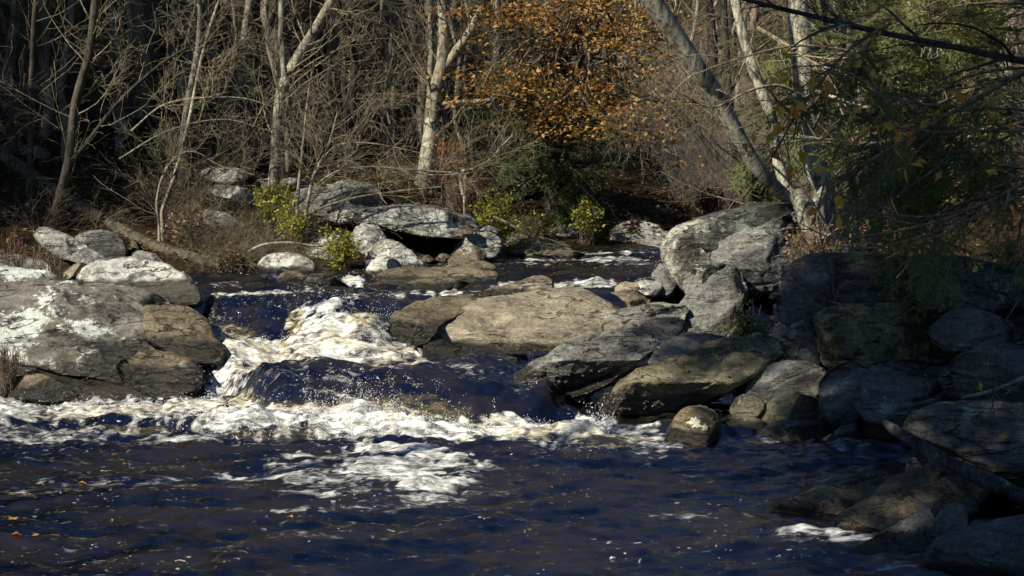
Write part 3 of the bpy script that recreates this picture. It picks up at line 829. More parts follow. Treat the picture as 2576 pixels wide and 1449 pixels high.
rock('rock_ledge', 'black wet foot of the midstream rock', 'rock', 'black',
     [(1036, 895), (1050, 865), (1120, 858), (1250, 885), (1370, 897), (1345, 935), (1200, 935), (1055, 930)], 18.25, .3, .6, .3, lay=.5, wet=(.38, .3))
rock('stone', 'dark stone in the pile behind the midstream rock', 'rock', 'brown',
     [(1505, 750), (1560, 729), (1610, 735), (1642, 757), (1600, 784), (1540, 780)], 20.9, .35, .5, .3, sub=5)
rock('stone', 'small tan stone on top of the stone pile', 'rock', 'tan',
     [(1542, 727), (1568, 708), (1602, 711), (1614, 730), (1570, 742)], 21.4, .25, .4, .3, sub=5)
rock('stone', 'pale stone leaning against the upright grey stone', 'rock', 'pale',
     [(1588, 728), (1602, 704), (1640, 699), (1668, 720), (1652, 750), (1608, 750)], 21.4, .3, .4, .3, sub=5)
rock('stone', 'low dark stone below the stone pile', 'rock', 'brown',
     [(1560, 790), (1600, 770), (1660, 772), (1690, 790), (1650, 806), (1580, 806)], 20.2, .3, .5, .3, sub=5)
rock('flat_rock', 'grey gritty slab between the tan rock and the dark tilted slab', 'rock', 'speck',
     [(1470, 840), (1520, 800), (1570, 778), (1660, 765), (1735, 772), (1715, 810), (1610, 860), (1500, 880)], 19.2, .35, 1.4, .2, sub=5)

# --- tall boulder on the right
rock('boulder', 'tall speckled boulder head overlooking the upper river', 'rock', 'speck',
     [(1668, 615), (1685, 585), (1720, 566), (1770, 552), (1810, 575), (1825, 640), (1815, 700), (1785, 750), (1720, 755), (1690, 710), (1666, 655)], 22.0, .6, .5, .3, lay=.15, sub=6, facet=1)
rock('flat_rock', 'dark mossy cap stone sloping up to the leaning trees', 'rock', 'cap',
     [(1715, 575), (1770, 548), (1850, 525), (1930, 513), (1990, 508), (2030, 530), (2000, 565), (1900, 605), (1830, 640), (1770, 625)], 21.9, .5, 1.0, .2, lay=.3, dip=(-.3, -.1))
rock('flat_rock', 'pale grey ridge slab propped on the tall boulder', 'rock', 'grey',
     [(1780, 650), (1795, 618), (1840, 595), (1900, 575), (1980, 543), (2008, 540), (1998, 568), (1910, 612), (1855, 655), (1805, 668)], 21.6, .3, .9, .2, lay=.9, dip=(-.45, -.1))
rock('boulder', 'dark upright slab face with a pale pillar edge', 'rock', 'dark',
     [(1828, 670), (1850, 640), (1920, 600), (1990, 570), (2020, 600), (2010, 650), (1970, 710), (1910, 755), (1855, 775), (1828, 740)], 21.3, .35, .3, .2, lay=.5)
rock('boulder', 'upright grey stone at the foot of the tall boulder', 'rock', 'grey',
     [(1636, 700), (1655, 655), (1682, 662), (1702, 712), (1692, 752), (1645, 745)], 21.6, .3, .3, .3, sub=5)
rock('boulder', 'small speckled boulder under the ridge slab', 'rock', 'speck',
     [(1714, 695), (1738, 668), (1790, 664), (1818, 680), (1795, 728), (1752, 752), (1722, 738)], 20.9, .35, .3, .3, sub=5, lay=.1)
rock('flat_rock', 'steep grey ramp of rock below the tall boulder', 'rock', 'grey',
     [(1670, 815), (1720, 765), (1790, 705), (1855, 672), (1875, 740), (1850, 850), (1770, 870), (1690, 860)], 19.8, .35, 1.1, .1, lay=.6, dip=(-.8, -.1))

# --- pile of tilted slabs, right shore
rock('flat_rock', 'long dark tilted slab pointing into the rapid', 'rock', 'grey',
     [(1300, 955), (1340, 925), (1420, 880), (1540, 830), (1640, 797), (1700, 794), (1728, 818), (1705, 852), (1620, 905), (1540, 965), (1450, 998), (1380, 998), (1320, 985)], 17.0, .32, 1.9, .45, under=.9, lay=1.1, dip=(-.40, -.2), wet=(.2, .3), sub=7, box=4.5, facet=0, amp=.4)
rock('flat_rock', 'layered grey slab lying on the long tilted slab', 'rock', 'grey',
     [(1520, 945), (1600, 882), (1680, 850), (1760, 835), (1826, 840), (1824, 866), (1760, 903), (1640, 948), (1556, 965)], 17.15, .3, 1.6, .4, under=.6, lay=1.3, dip=(-.40, -.2), box=4.5, facet=0, amp=.4)
rock('boulder', 'thick leaf littered slab, lowest of the tilted slabs', 'rock', 'gold',
     [(1505, 1025), (1555, 962), (1650, 910), (1760, 874), (1880, 857), (1982, 866), (1972, 892), (1900, 945), (1800, 1005), (1705, 1055), (1600, 1065), (1525, 1058)], 16.4, .32, 1.7, .5, under=.9, lay=.9, dip=(-.42, -.2), wet=(.02, .3), sub=7, box=4.5, facet=0, amp=.4)
rock('boulder', 'grey boulder in dappled sun behind the golden boulder', 'rock', 'grey',
     [(1872, 985), (1900, 945), (1960, 913), (2040, 913), (2078, 940), (2064, 995), (1980, 1020), (1900, 1018)], 16.3, .4, .5, .3)
rock('boulder', 'golden sunlit boulder with a white lichen spot', 'rock', 'gold',
     [(1898, 1048), (1928, 1010), (1990, 987), (2050, 998), (2074, 1035), (2055, 1070), (1950, 1072)], 15.8, .4, .5, .3)
rock('stone', 'dark mossy stone between the thick slab and the golden boulder', 'rock', 'gold',
     [(1832, 1030), (1860, 994), (1900, 993), (1928, 1020), (1902, 1056), (1848, 1056)], 15.9, .3, .4, .3, sub=5)
rb = rock('boulder', 'upright dark boulder with pale lichen patches, standing in the pool', 'rock', 'brown',
     [(1662, 1125), (1690, 1062), (1722, 1025), (1770, 1017), (1806, 1040), (1814, 1070), (1800, 1112), (1792, 1145), (1672, 1145)], 15.0, .35, .25, .3, lay=.1, wet=(.0, .16), facet=1)
rock('stone', 'low black stone behind the upright boulder', 'rock', 'black',
     [(1630, 1088), (1650, 1058), (1692, 1054), (1714, 1080), (1694, 1108), (1638, 1108)], 15.7, .3, .4, .3, sub=5, wet=(0, .2))
rock('stone', 'mossy low stone beside the upright boulder', 'rock', 'gold',
     [(1800, 1095), (1815, 1055), (1870, 1045), (1922, 1060), (1936, 1092), (1870, 1110)], 15.5, .3, .5, .3, sub=5, wet=(0, .15))
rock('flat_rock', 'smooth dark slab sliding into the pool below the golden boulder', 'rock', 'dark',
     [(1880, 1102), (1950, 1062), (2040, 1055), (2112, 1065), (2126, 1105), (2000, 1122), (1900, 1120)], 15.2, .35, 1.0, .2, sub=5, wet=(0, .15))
rock('stone', 'angular dark stone at the pool edge under the cliff', 'rock', 'dark',
     [(2074, 1118), (2108, 1075), (2160, 1064), (2188, 1090), (2180, 1138), (2090, 1142)], 14.9, .3, .4, .3, sub=5, wet=(0, .12))
rock('boulder', 'layered boulder catching a patch of sun among the dark rocks', 'rock', 'gold',
     [(2050, 788), (2090, 765), (2200, 763), (2310, 775), (2342, 830), (2332, 905), (2250, 940), (2150, 935), (2080, 930), (2062, 860)], 16.1, .45, .9, .45, under=.5, lay=.8, dip=(-.05, -.1), facet=3, box=2.6)
rock('flat_rock', 'dark slab leaning on the layered boulder', 'rock', 'dark',
     [(1962, 852), (2000, 813), (2060, 788), (2082, 850), (2075, 925), (2000, 935), (1968, 895)], 16.8, .3, .6, .2, lay=.5)
rock('boulder', 'dark rounded boulder beside the grey dappled boulder', 'rock', 'dark',
     [(2060, 975), (2092, 925), (2150, 911), (2190, 950), (2186, 1025), (2142, 1085), (2076, 1068)], 15.6, .35, .4, .3, lay=.4)
rock('cliff', 'low bedded cliff rising from the pool', 'rock', 'dark',
     [(2165, 965), (2200, 913), (2300, 903), (2420, 908), (2490, 950), (2490, 1110), (2300, 1150), (2188, 1125), (2160, 1045)], 15.2, .45, .6, .4, under=.3, lay=1.2, dip=(-.05, -.1), wet=(0, .2))
rock('cliff', 'stepped cliff of thin beds with a fallen branch on it', 'rock', 'dark',
     [(2380, 905), (2480, 868), (2700, 855), (2700, 1090), (2450, 1090), (2400, 1000)], 14.6, .4, .6, .2, lay=1.3, dip=(.05, -.1))
rock('boulder', 'bluish block balanced below the black gap', 'rock', 'dark',
     [(2330, 845), (2378, 790), (2460, 778), (2540, 808), (2556, 865), (2500, 895), (2400, 890)], 15.2, .4, .8, .5, under=.6, lay=.8)
rock('rock_ledge', 'dark ledge jutting out under the evergreen branches', 'rock', 'dark',
     [(2272, 665), (2300, 638), (2420, 652), (2560, 678), (2640, 700), (2660, 770), (2480, 795), (2340, 772), (2278, 722)], 16.2, .5, 1.0, .5, under=.8, lay=1.0, dip=(.1, -.1))
rock('boulder', 'knobbly dark boulder above the layered boulder', 'rock', 'dark',
     [(2106, 724), (2150, 704), (2250, 714), (2324, 750), (2305, 796), (2180, 788), (2112, 758)], 17.0, .45, .9, .45, under=.5, lay=.9)
rock('rock_ledge', 'dark wall of rock behind the leafy bank', 'rock', 'dark',
     [(1960, 680), (2010, 648), (2100, 636), (2290, 645), (2300, 705), (2100, 725), (1968, 755)], 18.4, .5, .5, .2, lay=.8)
rock('rock_ledge', 'shaded ledge low behind the leaning dark slab', 'rock', 'dark',
     [(1950, 760), (2000, 720), (2110, 712), (2130, 770), (2060, 800), (1970, 820)], 18.0, .4, .5, .2, lay=.8)
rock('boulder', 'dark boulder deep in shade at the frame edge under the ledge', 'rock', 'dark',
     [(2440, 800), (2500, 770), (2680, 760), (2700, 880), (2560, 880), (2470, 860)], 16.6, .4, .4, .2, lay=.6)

# --- near right corner
rock('boulder', 'great grey green boulder resting over the driftwood log', 'rock', 'dark',
     [(2276, 1080), (2300, 1040), (2400, 1017), (2500, 1011), (2720, 1030), (2720, 1290), (2560, 1220), (2420, 1142), (2320, 1110)], 12.1, .45, .9, .5, under=.8, lay=.25, facet=2, sub=7)
rock('flat_rock', 'flat wet rock sloping into the dark pool', 'rock', 'brown',
     [(1895, 1318), (1950, 1270), (2050, 1225), (2150, 1193), (2245, 1193), (2240, 1245), (2160, 1330), (2080, 1368), (1980, 1360)], 11.5, .3, 2.0, .15, lay=.3, wet=(0, .1))
rock('boulder', 'humped brown boulder with a deep crack beside the flat wet rock', 'rock', 'brown',
     [(2090, 1345), (2110, 1300), (2180, 1248), (2260, 1200), (2340, 1158), (2400, 1148), (2464, 1175), (2486, 1235), (2425, 1300), (2320, 1325), (2200, 1370), (2115, 1372)], 11.2, .4, 1.3, .2, lay=.35, wet=(0, .1), sub=7, facet=2)
rock('stone', 'grey wedge standing behind the humped brown boulder', 'rock', 'dark',
     [(2278, 1210), (2288, 1130), (2320, 1128), (2374, 1180), (2345, 1220)], 12.0, .2, .3, .2, sub=5, lay=.2)
rock('flat_rock', 'pale triangular slab tilted into the water', 'rock', 'dark',
     [(2105, 1400), (2200, 1340), (2300, 1290), (2336, 1278), (2353, 1310), (2344, 1378), (2315, 1440), (2200, 1432)], 10.5, .12, 1.2, .3, lay=.1, facet=1, wet=(0, .12), box=4)
rock('stone', 'upright squared stone beside the triangular slab', 'rock', 'dark',
     [(2345, 1360), (2358, 1300), (2400, 1260), (2432, 1273), (2434, 1335), (2402, 1380), (2356, 1385)], 10.6, .2, .3, .2, sub=5, lay=.2, facet=2)
rock('boulder', 'dark foremost boulder cut by the corner of the picture', 'rock', 'dark',
     [(2318, 1430), (2350, 1375), (2430, 1338), (2576, 1303), (2760, 1290), (2760, 1540), (2400, 1500), (2325, 1475)], 10.0, .35, .8, .25, lay=.1, facet=1, sub=7, wet=(0, .1))

for (lx, ly, rx, ry) in [(1748, 1064, 16, 13), (1773, 1076, 6, 8)]:
    rs = np.random.RandomState(int(lx))
    rv, rn = SURF['upright dark boulder with pale lichen patches, standing in the pool']
    qx, qy = proj(rv)
    k = 26; th = np.linspace(0, 2 * PI, k, endpoint=False)
    rr_ = 1 + .25 * rs.normal(size=k)
    pts = np.stack([lx + rx * rr_ * np.cos(th), ly + ry * rr_ * np.sin(th)], -1)
    pts = np.concatenate([[[lx, ly]], .5 * pts + .5 * np.array([lx, ly]), pts])
    front = rn[:, 1] < 0.1
    out = []
    for (a, b) in pts:
        d2 = np.where(front, (qx - a) ** 2 + (qy - b) ** 2, 1e9); i = np.argsort(d2)[:4]
        out.append(P(a, b, rv[i, 1].mean() - .012))
    F3 = [[0, 1 + i, 1 + (i + 1) % k] for i in range(k)]; F4 = [[1 + i, 1 + k + i, 1 + k + (i + 1) % k, 1 + (i + 1) % k] for i in range(k)]
    lo_ = mk('lichen_patch', np.array(out), [np.array(F3), np.array(F4)], M['lichen'], rb)
# ------------------------------------------------------------------ branches and leaves
def unit(v):
    return v / (np.linalg.norm(v, axis=-1, keepdims=True) + 1e-9)


def tubes(Pn, R, sides=5):
    """Pn (B,n,3) centre lines, R (B,n) radii -> vertices and quads"""
    B, n, _ = Pn.shape
    T = unit(np.gradient(Pn, axis=1))
    ref = np.where(np.abs(T[..., 2:3]) > 0.9, np.array([1.0, 0, 0]), np.array([0, 0, 1.0]))
    a = unit(np.cross(T, ref)); b = np.cross(T, a)
    th = np.arange(sides) * 2 * PI / sides
    V = Pn[:, :, None] + R[:, :, None, None] * (a[:, :, None] * np.cos(th)[None, None, :, None] + b[:, :, None] * np.sin(th)[None, None, :, None])
    i = np.arange(B * n * sides).reshape(B, n, sides)
    j = np.roll(i, -1, 2)
    F = np.stack([i[:, :-1], j[:, :-1], j[:, 1:], i[:, 1:]], -1).reshape(-1, 4)
    return V.reshape(-1, 3), F


def smooth_path(pts, n):
    """Catmull-Rom through pts (k,d) resampled to n"""
    p = np.asarray(pts, float)
    q = np.concatenate([2 * p[:1] - p[1:2], p, 2 * p[-1:] - p[-2:-1]])
    t = np.linspace(0, len(p) - 1 - 1e-6, n); i = t.astype(int); f = (t - i)[:, None]
    a, b, c, d = q[i], q[i + 1], q[i + 2], q[i + 3]
    return 0.5 * (2 * b + (c - a) * f + (2 * a - 5 * b + 4 * c - d) * f ** 2 + (3 * b - a - 3 * c + d) * f ** 3)


def grow(pP, pR, count, rs, t0=0.2, t1=1.0, length=(0.5, 1.0), ang=(0.6, 1.2), up=0.2, gnarl=0.25, npts=6, rf=0.55, rmin=0.004, prefer=None, sag=0.0, taper=0.25):
    """side branches on the polylines pP (B,n,3)"""
    B, n, _ = pP.shape
    bi = rs.randint(0, B, count); t = rs.uniform(t0, t1, count) * (n - 1.001)
    i = t.astype(int); f = (t - i)[:, None]
    p0 = pP[bi, i] * (1 - f) + pP[bi, i + 1] * f
    tan = unit(pP[bi, i + 1] - pP[bi, i])
    r0 = pR[bi, i] * (1 - f[:, 0]) + pR[bi, i + 1] * f[:, 0]
    rnd = rs.normal(size=(count, 3))
    if prefer is not None: rnd = rnd + np.asarray(prefer)
    perp = unit(rnd - (rnd * tan).sum(1, keepdims=True) * tan)
    a = rs.uniform(ang[0], ang[1], count)[:, None]
    d = unit(tan * np.cos(a) + perp * np.sin(a) + np.array([0, 0, up]))
    L = rs.uniform(length[0], length[1], count)
    if pP.shape[1] > 1:
        L = L * (1 - 0.45 * t / (n - 1))
    out = np.zeros((count, npts, 3)); out[:, 0] = p0
    for k in range(1, npts):
        d = unit(d + rs.normal(size=(count, 3)) * gnarl + np.array([0, 0, up * 0.35 - sag * k / npts]))
        out[:, k] = out[:, k - 1] + d * (L / (npts - 1))[:, None]
    r = np.minimum(r0 * rf * rs.uniform(0.6, 1.1, count), 0.02 * L + rmin)
    R = np.maximum(r[:, None] * np.linspace(1, taper, npts)[None], rmin * 0.75)
    return out, R


def leaves(G, pos, rs, size=0.08, asp=0.55, flat=0.0, rnd=None, droop=0.0, fold=0.25):
    """leaf shaped quads folded along the midrib"""
    n = len(pos)
    d = rs.normal(size=(n, 3)); d[:, 2] = d[:, 2] * (1 - flat) - droop; d = unit(d)
    u = rs.normal(size=(n, 3)) * (1 - flat) + np.array([0, 0, 1.0]) * (flat + 0.15)
    s = unit(np.cross(d, u)); w = np.cross(s, d)
    L = (np.asarray(size) * rs.uniform(0.6, 1.25, n))[:, None]
    W = L * asp * 0.5
    a = pos; m = pos + d * L * 0.45; t = pos + d * L
    l = m + s * W + w * W * fold; r = m - s * W + w * W * fold
    V = np.stack([a, l, t, r], 1).reshape(-1, 3)
    F = np.arange(4 * n).reshape(n, 4)
    at = np.repeat(rs.uniform(0, 1, n) if rnd is None else rnd, 4)
    G.add(V, F, at)


def on_lines(Pn, rs, n, t0=0.3):
    B, k, _ = Pn.shape
    bi = rs.randint(0, B, n); t = rs.uniform(t0, 1, n) * (k - 1.001); i = t.astype(int); f = (t - i)[:, None]
    return Pn[bi, i] * (1 - f) + Pn[bi, i + 1] * f


def pxpath(pts, Y, n=14):
    """picture path -> world polyline; Y scalar or (start, end)"""
    q = smooth_path(pts, n)
    Yv = np.linspace(Y[0], Y[1], n) if isinstance(Y, (tuple, list)) else np.full(n, float(Y))
    return P(q[:, 0], q[:, 1], Yv)


def px2m(w, Y):
    return w * Y / FPX


def ground_pt(x, y):
    return np.array([x, y, float(H(np.array([x]), np.array([y]))[0])])


# ------------------------------------------------------------------ generic trees
def bark_tube(path, radii, rs, sides=10, wob=0.06):
    V, F = tubes(path[None], radii[None], sides)
    n = fbm(V * np.array([5, 5, 1.6]) + rs.uniform(0, 50), 3)
    c = np.repeat(path, sides, 0)
    r = np.repeat(radii, sides)
    return c + (V - c) * (1 + wob * 2.5 * n)[:, None], F


def bare_tree(name, label, group, base, rs, height=15, r=0.16, lean=(0, 0), nl=34, low=0.14, mat='bark_grey', tmat='twig', dense=1.0, up=0.15):
    root = empty(name, base, label, 'tree', group)
    n = 16
    t = np.linspace(0, 1, n)
    wob = np.cumsum(rs.normal(size=(n, 2)) * 0.12, 0); wob -= wob[0]
    path = np.stack([lean[0] * t * height + wob[:, 0], lean[1] * t * height + wob[:, 1], t * (height + .5) - 0.5], -1)
    rad = r * np.interp(t, [0, 0.04, 0.1, 1], [1.5, 1.15, 1.0, 0.22])
    g = Geo(); g.add(*bark_tube(path, rad, rs, 9))
    g.build('trunk', M[mat], None).parent = root
    c = Geo()
    l1, r1 = grow(path[None], rad[None], nl, rs, low, 1.0, (0.7, 2.6), (0.9, 1.6), up, 0.13, 8, 0.22, 0.007)
    l2, r2 = grow(l1, r1, int(nl * 5 * dense), rs, 0.2, 1, (0.5, 1.5), (0.4, 1.0), 0.1, 0.2, 6, 0.6, 0.0048)
    l3, r3 = grow(l2, r2, int(nl * 15 * dense), rs, 0.15, 1, (0.25, 0.75), (0.4, 1.0), 0.05, 0.2, 4, 0.7, 0.0036)
    c.add(*tubes(l1, r1, 5)); c.add(*tubes(l2, r2, 4)); c.add(*tubes(l3, r3, 3))
    c.build('crown', M[tmat], None).parent = root
    return root


def shrub(name, label, group, base, rs, stems=26, h=2.0, spread=0.9, mat='twig', leafmat=None, nleaf=0, lsize=0.05, tw=9, sag=0.25, cat='shrub'):
    root = empty(name, base, label, cat, group)
    s0 = np.zeros((stems, 7, 3))
    d = unit(np.stack([rs.normal(size=stems) * spread, rs.normal(size=stems) * spread, np.ones(stems)], -1))
    L = h * rs.uniform(0.55, 1.15, stems)
    s0[:, 0] = np.stack([rs.normal(size=stems) * 0.22 * h * 0.5, rs.normal(size=stems) * 0.22 * h * 0.5, np.full(stems, -0.12)], -1)
    for k in range(1, 7):
        d = unit(d + rs.normal(size=(stems, 3)) * 0.16 + np.array([0, 0, -sag * k / 7]))
        s0[:, k] = s0[:, k - 1] + d * (L / 6)[:, None]
    r0 = np.linspace(1, 0.35, 7)[None] * (0.006 + 0.0055 * rs.uniform(0, 1, stems) * h / 2)[:, None]
    g = Geo(); g.add(*tubes(s0, r0, 4))
    l2, r2 = grow(s0, r0, stems * tw, rs, 0.2, 1, (0.2 * h, 0.55 * h), (0.3, 0.9), 0.05, 0.2, 5, 0.65, 0.0048, sag=sag * 0.5)
    l3, r3 = grow(l2, r2, stems * tw, rs, 0.3, 1, (0.1 * h, 0.25 * h), (0.4, 0.9), 0.0, 0.2, 4, 0.7, 0.0042)
    g.add(*tubes(l2, r2, 3)); g.add(*tubes(l3, r3, 3))
    g.build('stems', M[mat], None).parent = root
    if nleaf:
        lf = Geo()
        pos = np.concatenate([on_lines(l2, rs, nleaf // 2), on_lines(l3, rs, nleaf - nleaf // 2)])
        leaves(lf, pos + rs.normal(size=pos.shape) * 0.012, rs, lsize, 0.55)
        lf.build('foliage', M[leafmat], None, smooth=False).parent = root
    return root


def traced_tree(name, label, main, Y, w, rs, forks=(), mat='bark_pale', tmat='twig', nl=22, up=0.2, ll=(0.8, 2.6), low=0.15, dense=1.0, leaf=None, group=None, drop=True, prefer=None, flare=1.5, cat='tree'):
    """main: picture path from foot to top; w: (foot width, top width) in picture units; it goes on above the frame by itself"""
    path = pxpath(main, Y, 22)
    Ym = Y if not isinstance(Y, (tuple, list)) else Y[0]
    rad = np.linspace(px2m(w[0], Ym), px2m(w[1], Ym), 22) * 0.5
    if drop:      # foot goes down into the ground
        g0 = float(H(path[:1, 0], path[:1, 1])[0]) - 0.3
        if g0 < path[0, 2]:
            k = max(2, int((path[0, 2] - g0) / 0.4) + 1)
            ex = np.linspace([path[0, 0], path[0, 1], g0], path[0], k, endpoint=False)
            path = np.concatenate([ex, path]); rad = np.concatenate([np.full(k, rad[0]), rad])
    rad = rad * np.interp(np.arange(len(rad)), [0, 1, 3, 6], [flare, 1 + (flare - 1) * .5, 1 + (flare - 1) * .12, 1])
    # rest of the tree above the picture
    if main[-1][1] <= 5:
        d = unit(path[-1] - path[-4]); ex = [path[-1]]
        for k in range(8):
            d = unit(d + rs.normal(size=3) * 0.06 + np.array([0, 0, 0.12])); ex.append(ex[-1] + d * 0.5)
        ex = np.array(ex[1:]); path = np.concatenate([path, ex]); rad = np.concatenate([rad, np.linspace(rad[-1], rad[-1] * 0.3, 8)])
    root = empty(name, path[0], label, cat, group)
    g = Geo(); g.add(*bark_tube(path, rad, rs, 12, 0.05))
    paths = [(path, rad)]; limbs = []
    for f in forks:
        pf = pxpath(f[0], f[2] if len(f) > 2 else Y, 14)
        rf = np.linspace(px2m(f[1][0], Ym), px2m(f[1][1], Ym), 14) * 0.5
        if f[0][-1][1] <= 5:
            d = unit(pf[-1] - pf[-4]); ex = [pf[-1]]
            for k in range(6):
                d = unit(d + rs.normal(size=3) * 0.08 + np.array([0, 0, 0.12])); ex.append(ex[-1] + d * 0.5)
            pf = np.concatenate([pf, np.array(ex[1:])]); rf = np.concatenate([rf, np.linspace(rf[-1], rf[-1] * .3, 6)])
        lg = Geo(); lg.add(*bark_tube(pf, rf, rs, 8, 0.05)); limbs.append(lg); paths.append((pf, rf))
    g.build('trunk', M[mat], root)
    allp = []
    for k, (pp, rr) in enumerate(paths):
        m = max(3, int(nl * (1 if k == 0 else 0.45)))
        l1, r1 = grow(pp[None], rr[None], m, rs, low if k == 0 else 0.25, 1.0, ll, (0.8, 1.5), up, 0.10, 8, 0.19, 0.0065, prefer=prefer)
        l2, r2 = grow(l1, r1, int(m * 5 * dense), rs, 0.15, 1, (0.4 * ll[0], 0.5 * ll[1]), (0.4, 1.0), 0.05, 0.2, 6, 0.6, 0.0045)
        l3, r3 = grow(l2, r2, int(m * 16 * dense), rs, 0.15, 1, (0.2, 0.6), (0.4, 1.0), 0.0, 0.2, 4, 0.7, 0.0034)
        c = Geo(); c.add(*tubes(l1, r1, 5)); c.add(*tubes(l2, r2, 4)); c.add(*tubes(l3, r3, 3)); allp.append(l3)
        if k == 0:
            c.build('crown', M[tmat], root)
        else:
            lo = limbs[k - 1].build('limb', M[mat], root)
            sub = c.build('twigs', M[tmat], None); sub.data.transform(Matrix.Translation([-q for q in root.location])); sub.parent = lo
    if leaf:
        lf = Geo(); leaves(lf, on_lines(np.concatenate(allp), rs, leaf[1]), rs, leaf[2], 0.55)
        lf.build('foliage', M[leaf[0]], root, smooth=False)
    return root


RS = np.random.RandomState(2024)

# ------------------------------------------------------------------ woods on the far bank: bare trunks among many alike
protos = []
specs = [(10.5, .13, 'bark_grey', 'twig', 26, .1), (11.5, .19, 'bark_pale', 'twig', 26, .16), (10, .085, 'bark_grey', 'twig_dark', 30, .06), (12, .21, 'bark_dark', 'twig_dark', 30, .1),
         (9.5, .06, 'bark_pale', 'twig', 22, .08), (11, .17, 'bark_pink', 'twig_dark', 26, .2), (10.5, .10, 'bark_dark', 'twig', 32, .05)]
lab = ['slim grey bare tree deep in the woods on the far bank', 'stout pale bare tree deep in the woods on the far bank', 'thin grey bare tree with many low twigs in the far woods',
       'thick dark trunk standing in the shade of the far woods', 'very slender pale bare tree in the far woods', 'pinkish barked bare trunk in the far woods', 'dark thin trunk with pale low dead branches in the far woods']
for k, (h, r, m, tm, nl, low) in enumerate(specs):
    protos.append(bare_tree('bare_tree', lab[k], 'bare trees in the far woods, kind %s' % 'abcdefg'[k], (0, 200, 0), np.random.RandomState(50 + k), h, r, (RS.uniform(-.06, .06), RS.uniform(-.04, .04)), nl, low, m, tm))
placed = []; used = [False] * len(protos); ntree = 0
tries = 0
while ntree < 235 and tries < 20000:
    tries += 1
    y = 30 + 50 * RS.uniform(0, 1) ** 1.5
    hw = 0.36 * y + 2
    x = RS.uniform(-hw, hw)
    d = y - float(ybank(x))
    if d < 7.5: continue
    px, py = proj(np.array([x, y, 3.0]))
    if px > 1480 and y < 52 and px < 2000: continue     # the open bend of the river
    if px > 1950 and y < 40: continue
    if any((x - a) ** 2 + (y - b) ** 2 < 0.8 for a, b in placed): continue
    placed.append((x, y)); ntree += 1
    k = RS.choice(len(protos), p=[.19, .09, .21, .09, .2, .06, .16])
    loc = ground_pt(x, y); loc[2] -= 0.05
    rz = RS.uniform(0, 6.28); sc = RS.uniform(0.8, 1.15); tilt = (RS.normal() * 0.035, RS.normal() * 0.035)
    if not used[k]:
        o = protos[k]; o.location = loc; o.rotation_euler = (tilt[0], tilt[1], rz); o.scale = (sc, sc, sc); used[k] = True
    else:
        dup(protos[k], loc, rz, sc, tilt=tilt)

# slim upright poles nearer the water
nn = 0
while nn < 24:
    y = RS.uniform(29, 37); x = RS.uniform(-.33 * y, -0.02 * y)
    d = y - float(ybank(x))
    if d < 4.5 or any((x - a) ** 2 + (y - b) ** 2 < .5 for a, b in placed): 
        nn += .05; continue
    placed.append((x, y)); nn += 1; k = RS.choice([2, 4, 6])
    dup(protos[k], ground_pt(x, y), RS.uniform(0, 6.28), RS.uniform(.75, 1.0), tilt=(RS.normal() * .03, RS.normal() * .03))

# ------------------------------------------------------------------ single trees one can tell apart
def R_(k): return np.random.RandomState(900 + k)
traced_tree('bare_tree', 'straight pale trunk rising from the brushwood at the edge of the bank', [(690, 590), (688, 480), (695, 400), (700, 300), (710, 222), (745, 150), (790, 80), (835, 0)], 27.2, (32, 24), R_(1), nl=26, mat='bark_pale', low=.25)
traced_tree('bare_tree', 'slightly leaning pale trunk on the leafy terrace above the slabs', [(553, 385), (575, 310), (600, 220), (612, 120), (628, 0)], 32, (30, 20), R_(2), nl=26, mat='bark_pale', low=.2)
traced_tree('bare_tree', 'pale tree with a broken side limb near the top of the picture', [(325, 300), (340, 200), (368, 110), (388, 30), (395, 0)], 38, (42, 30), R_(3), forks=[([(385, 75), (400, 52), (440, 30), (510, 22)], (24, 16))], nl=20, mat='bark_white', low=.3)
traced_tree('bare_tree', 'long thin pale sapling slanting across the other trunks', [(408, 530), (440, 440), (470, 330), (500, 180), (525, 80), (552, 0)], 26.6, (11, 8), R_(4), nl=20, ll=(.5, 1.5), mat='bark_pale', low=.3)
traced_tree('bare_tree', 'dark leaning tree beside the fallen log', [(130, 565), (170, 420), (190, 260), (225, 130), (240, 0)], 26.6, (26, 20), R_(5), forks=[([(165, 430), (230, 345), (300, 255), (400, 165), (470, 120)], (14, 7))], nl=24, mat='bark_dark', low=.2)  # dark bark used in place of shade on this trunk
traced_tree('bare_tree', 'short dark trunk at the left of the shaded woods', [(70, 560), (76, 420), (78, 260), (84, 100), (90, 0)], 27.5, (17, 13), R_(6), nl=24, mat='bark_dark', low=.1)
traced_tree('bare_tree', 'pale forked tree in the sun at the middle of the far bank', [(1062, 480), (1082, 350), (1092, 240), (1112, 165), (1116, 80), (1112, 0)], 31, (44, 24), R_(7), forks=[([(1105, 185), (1140, 140), (1175, 90), (1225, 0)], (30, 18)), ([(1100, 262), (1150, 258), (1232, 252)], (14, 8))], nl=26, mat='bark_pale', low=.3)
traced_tree('bare_tree', 'tall grey trunk with many dead side branches left of the forked tree', [(958, 450), (968, 350), (978, 220), (988, 0)], 34, (26, 22), R_(8), nl=44, mat='bark_grey', low=.05, ll=(.6, 2.2), up=0.0)
traced_tree('bare_tree', 'brownish trunk between the straight pale trunk and the grey one', [(805, 400), (818, 280), (832, 120), (840, 0)], 35, (24, 19), R_(9), nl=28, mat='bark_pink', low=.1)
traced_tree('bare_tree', 'pinkish sunlit trunk high in the woods', [(270, 200), (290, 100), (306, 0)], 43, (30, 24), R_(10), nl=18, mat='bark_pink', low=.2)
traced_tree('bare_tree', 'short broken pale stub of a trunk behind the leaning one', [(522, 370), (526, 320), (530, 285)], 31.5, (22, 20), R_(11), nl=3, ll=(.3, .8), mat='bark_pale')
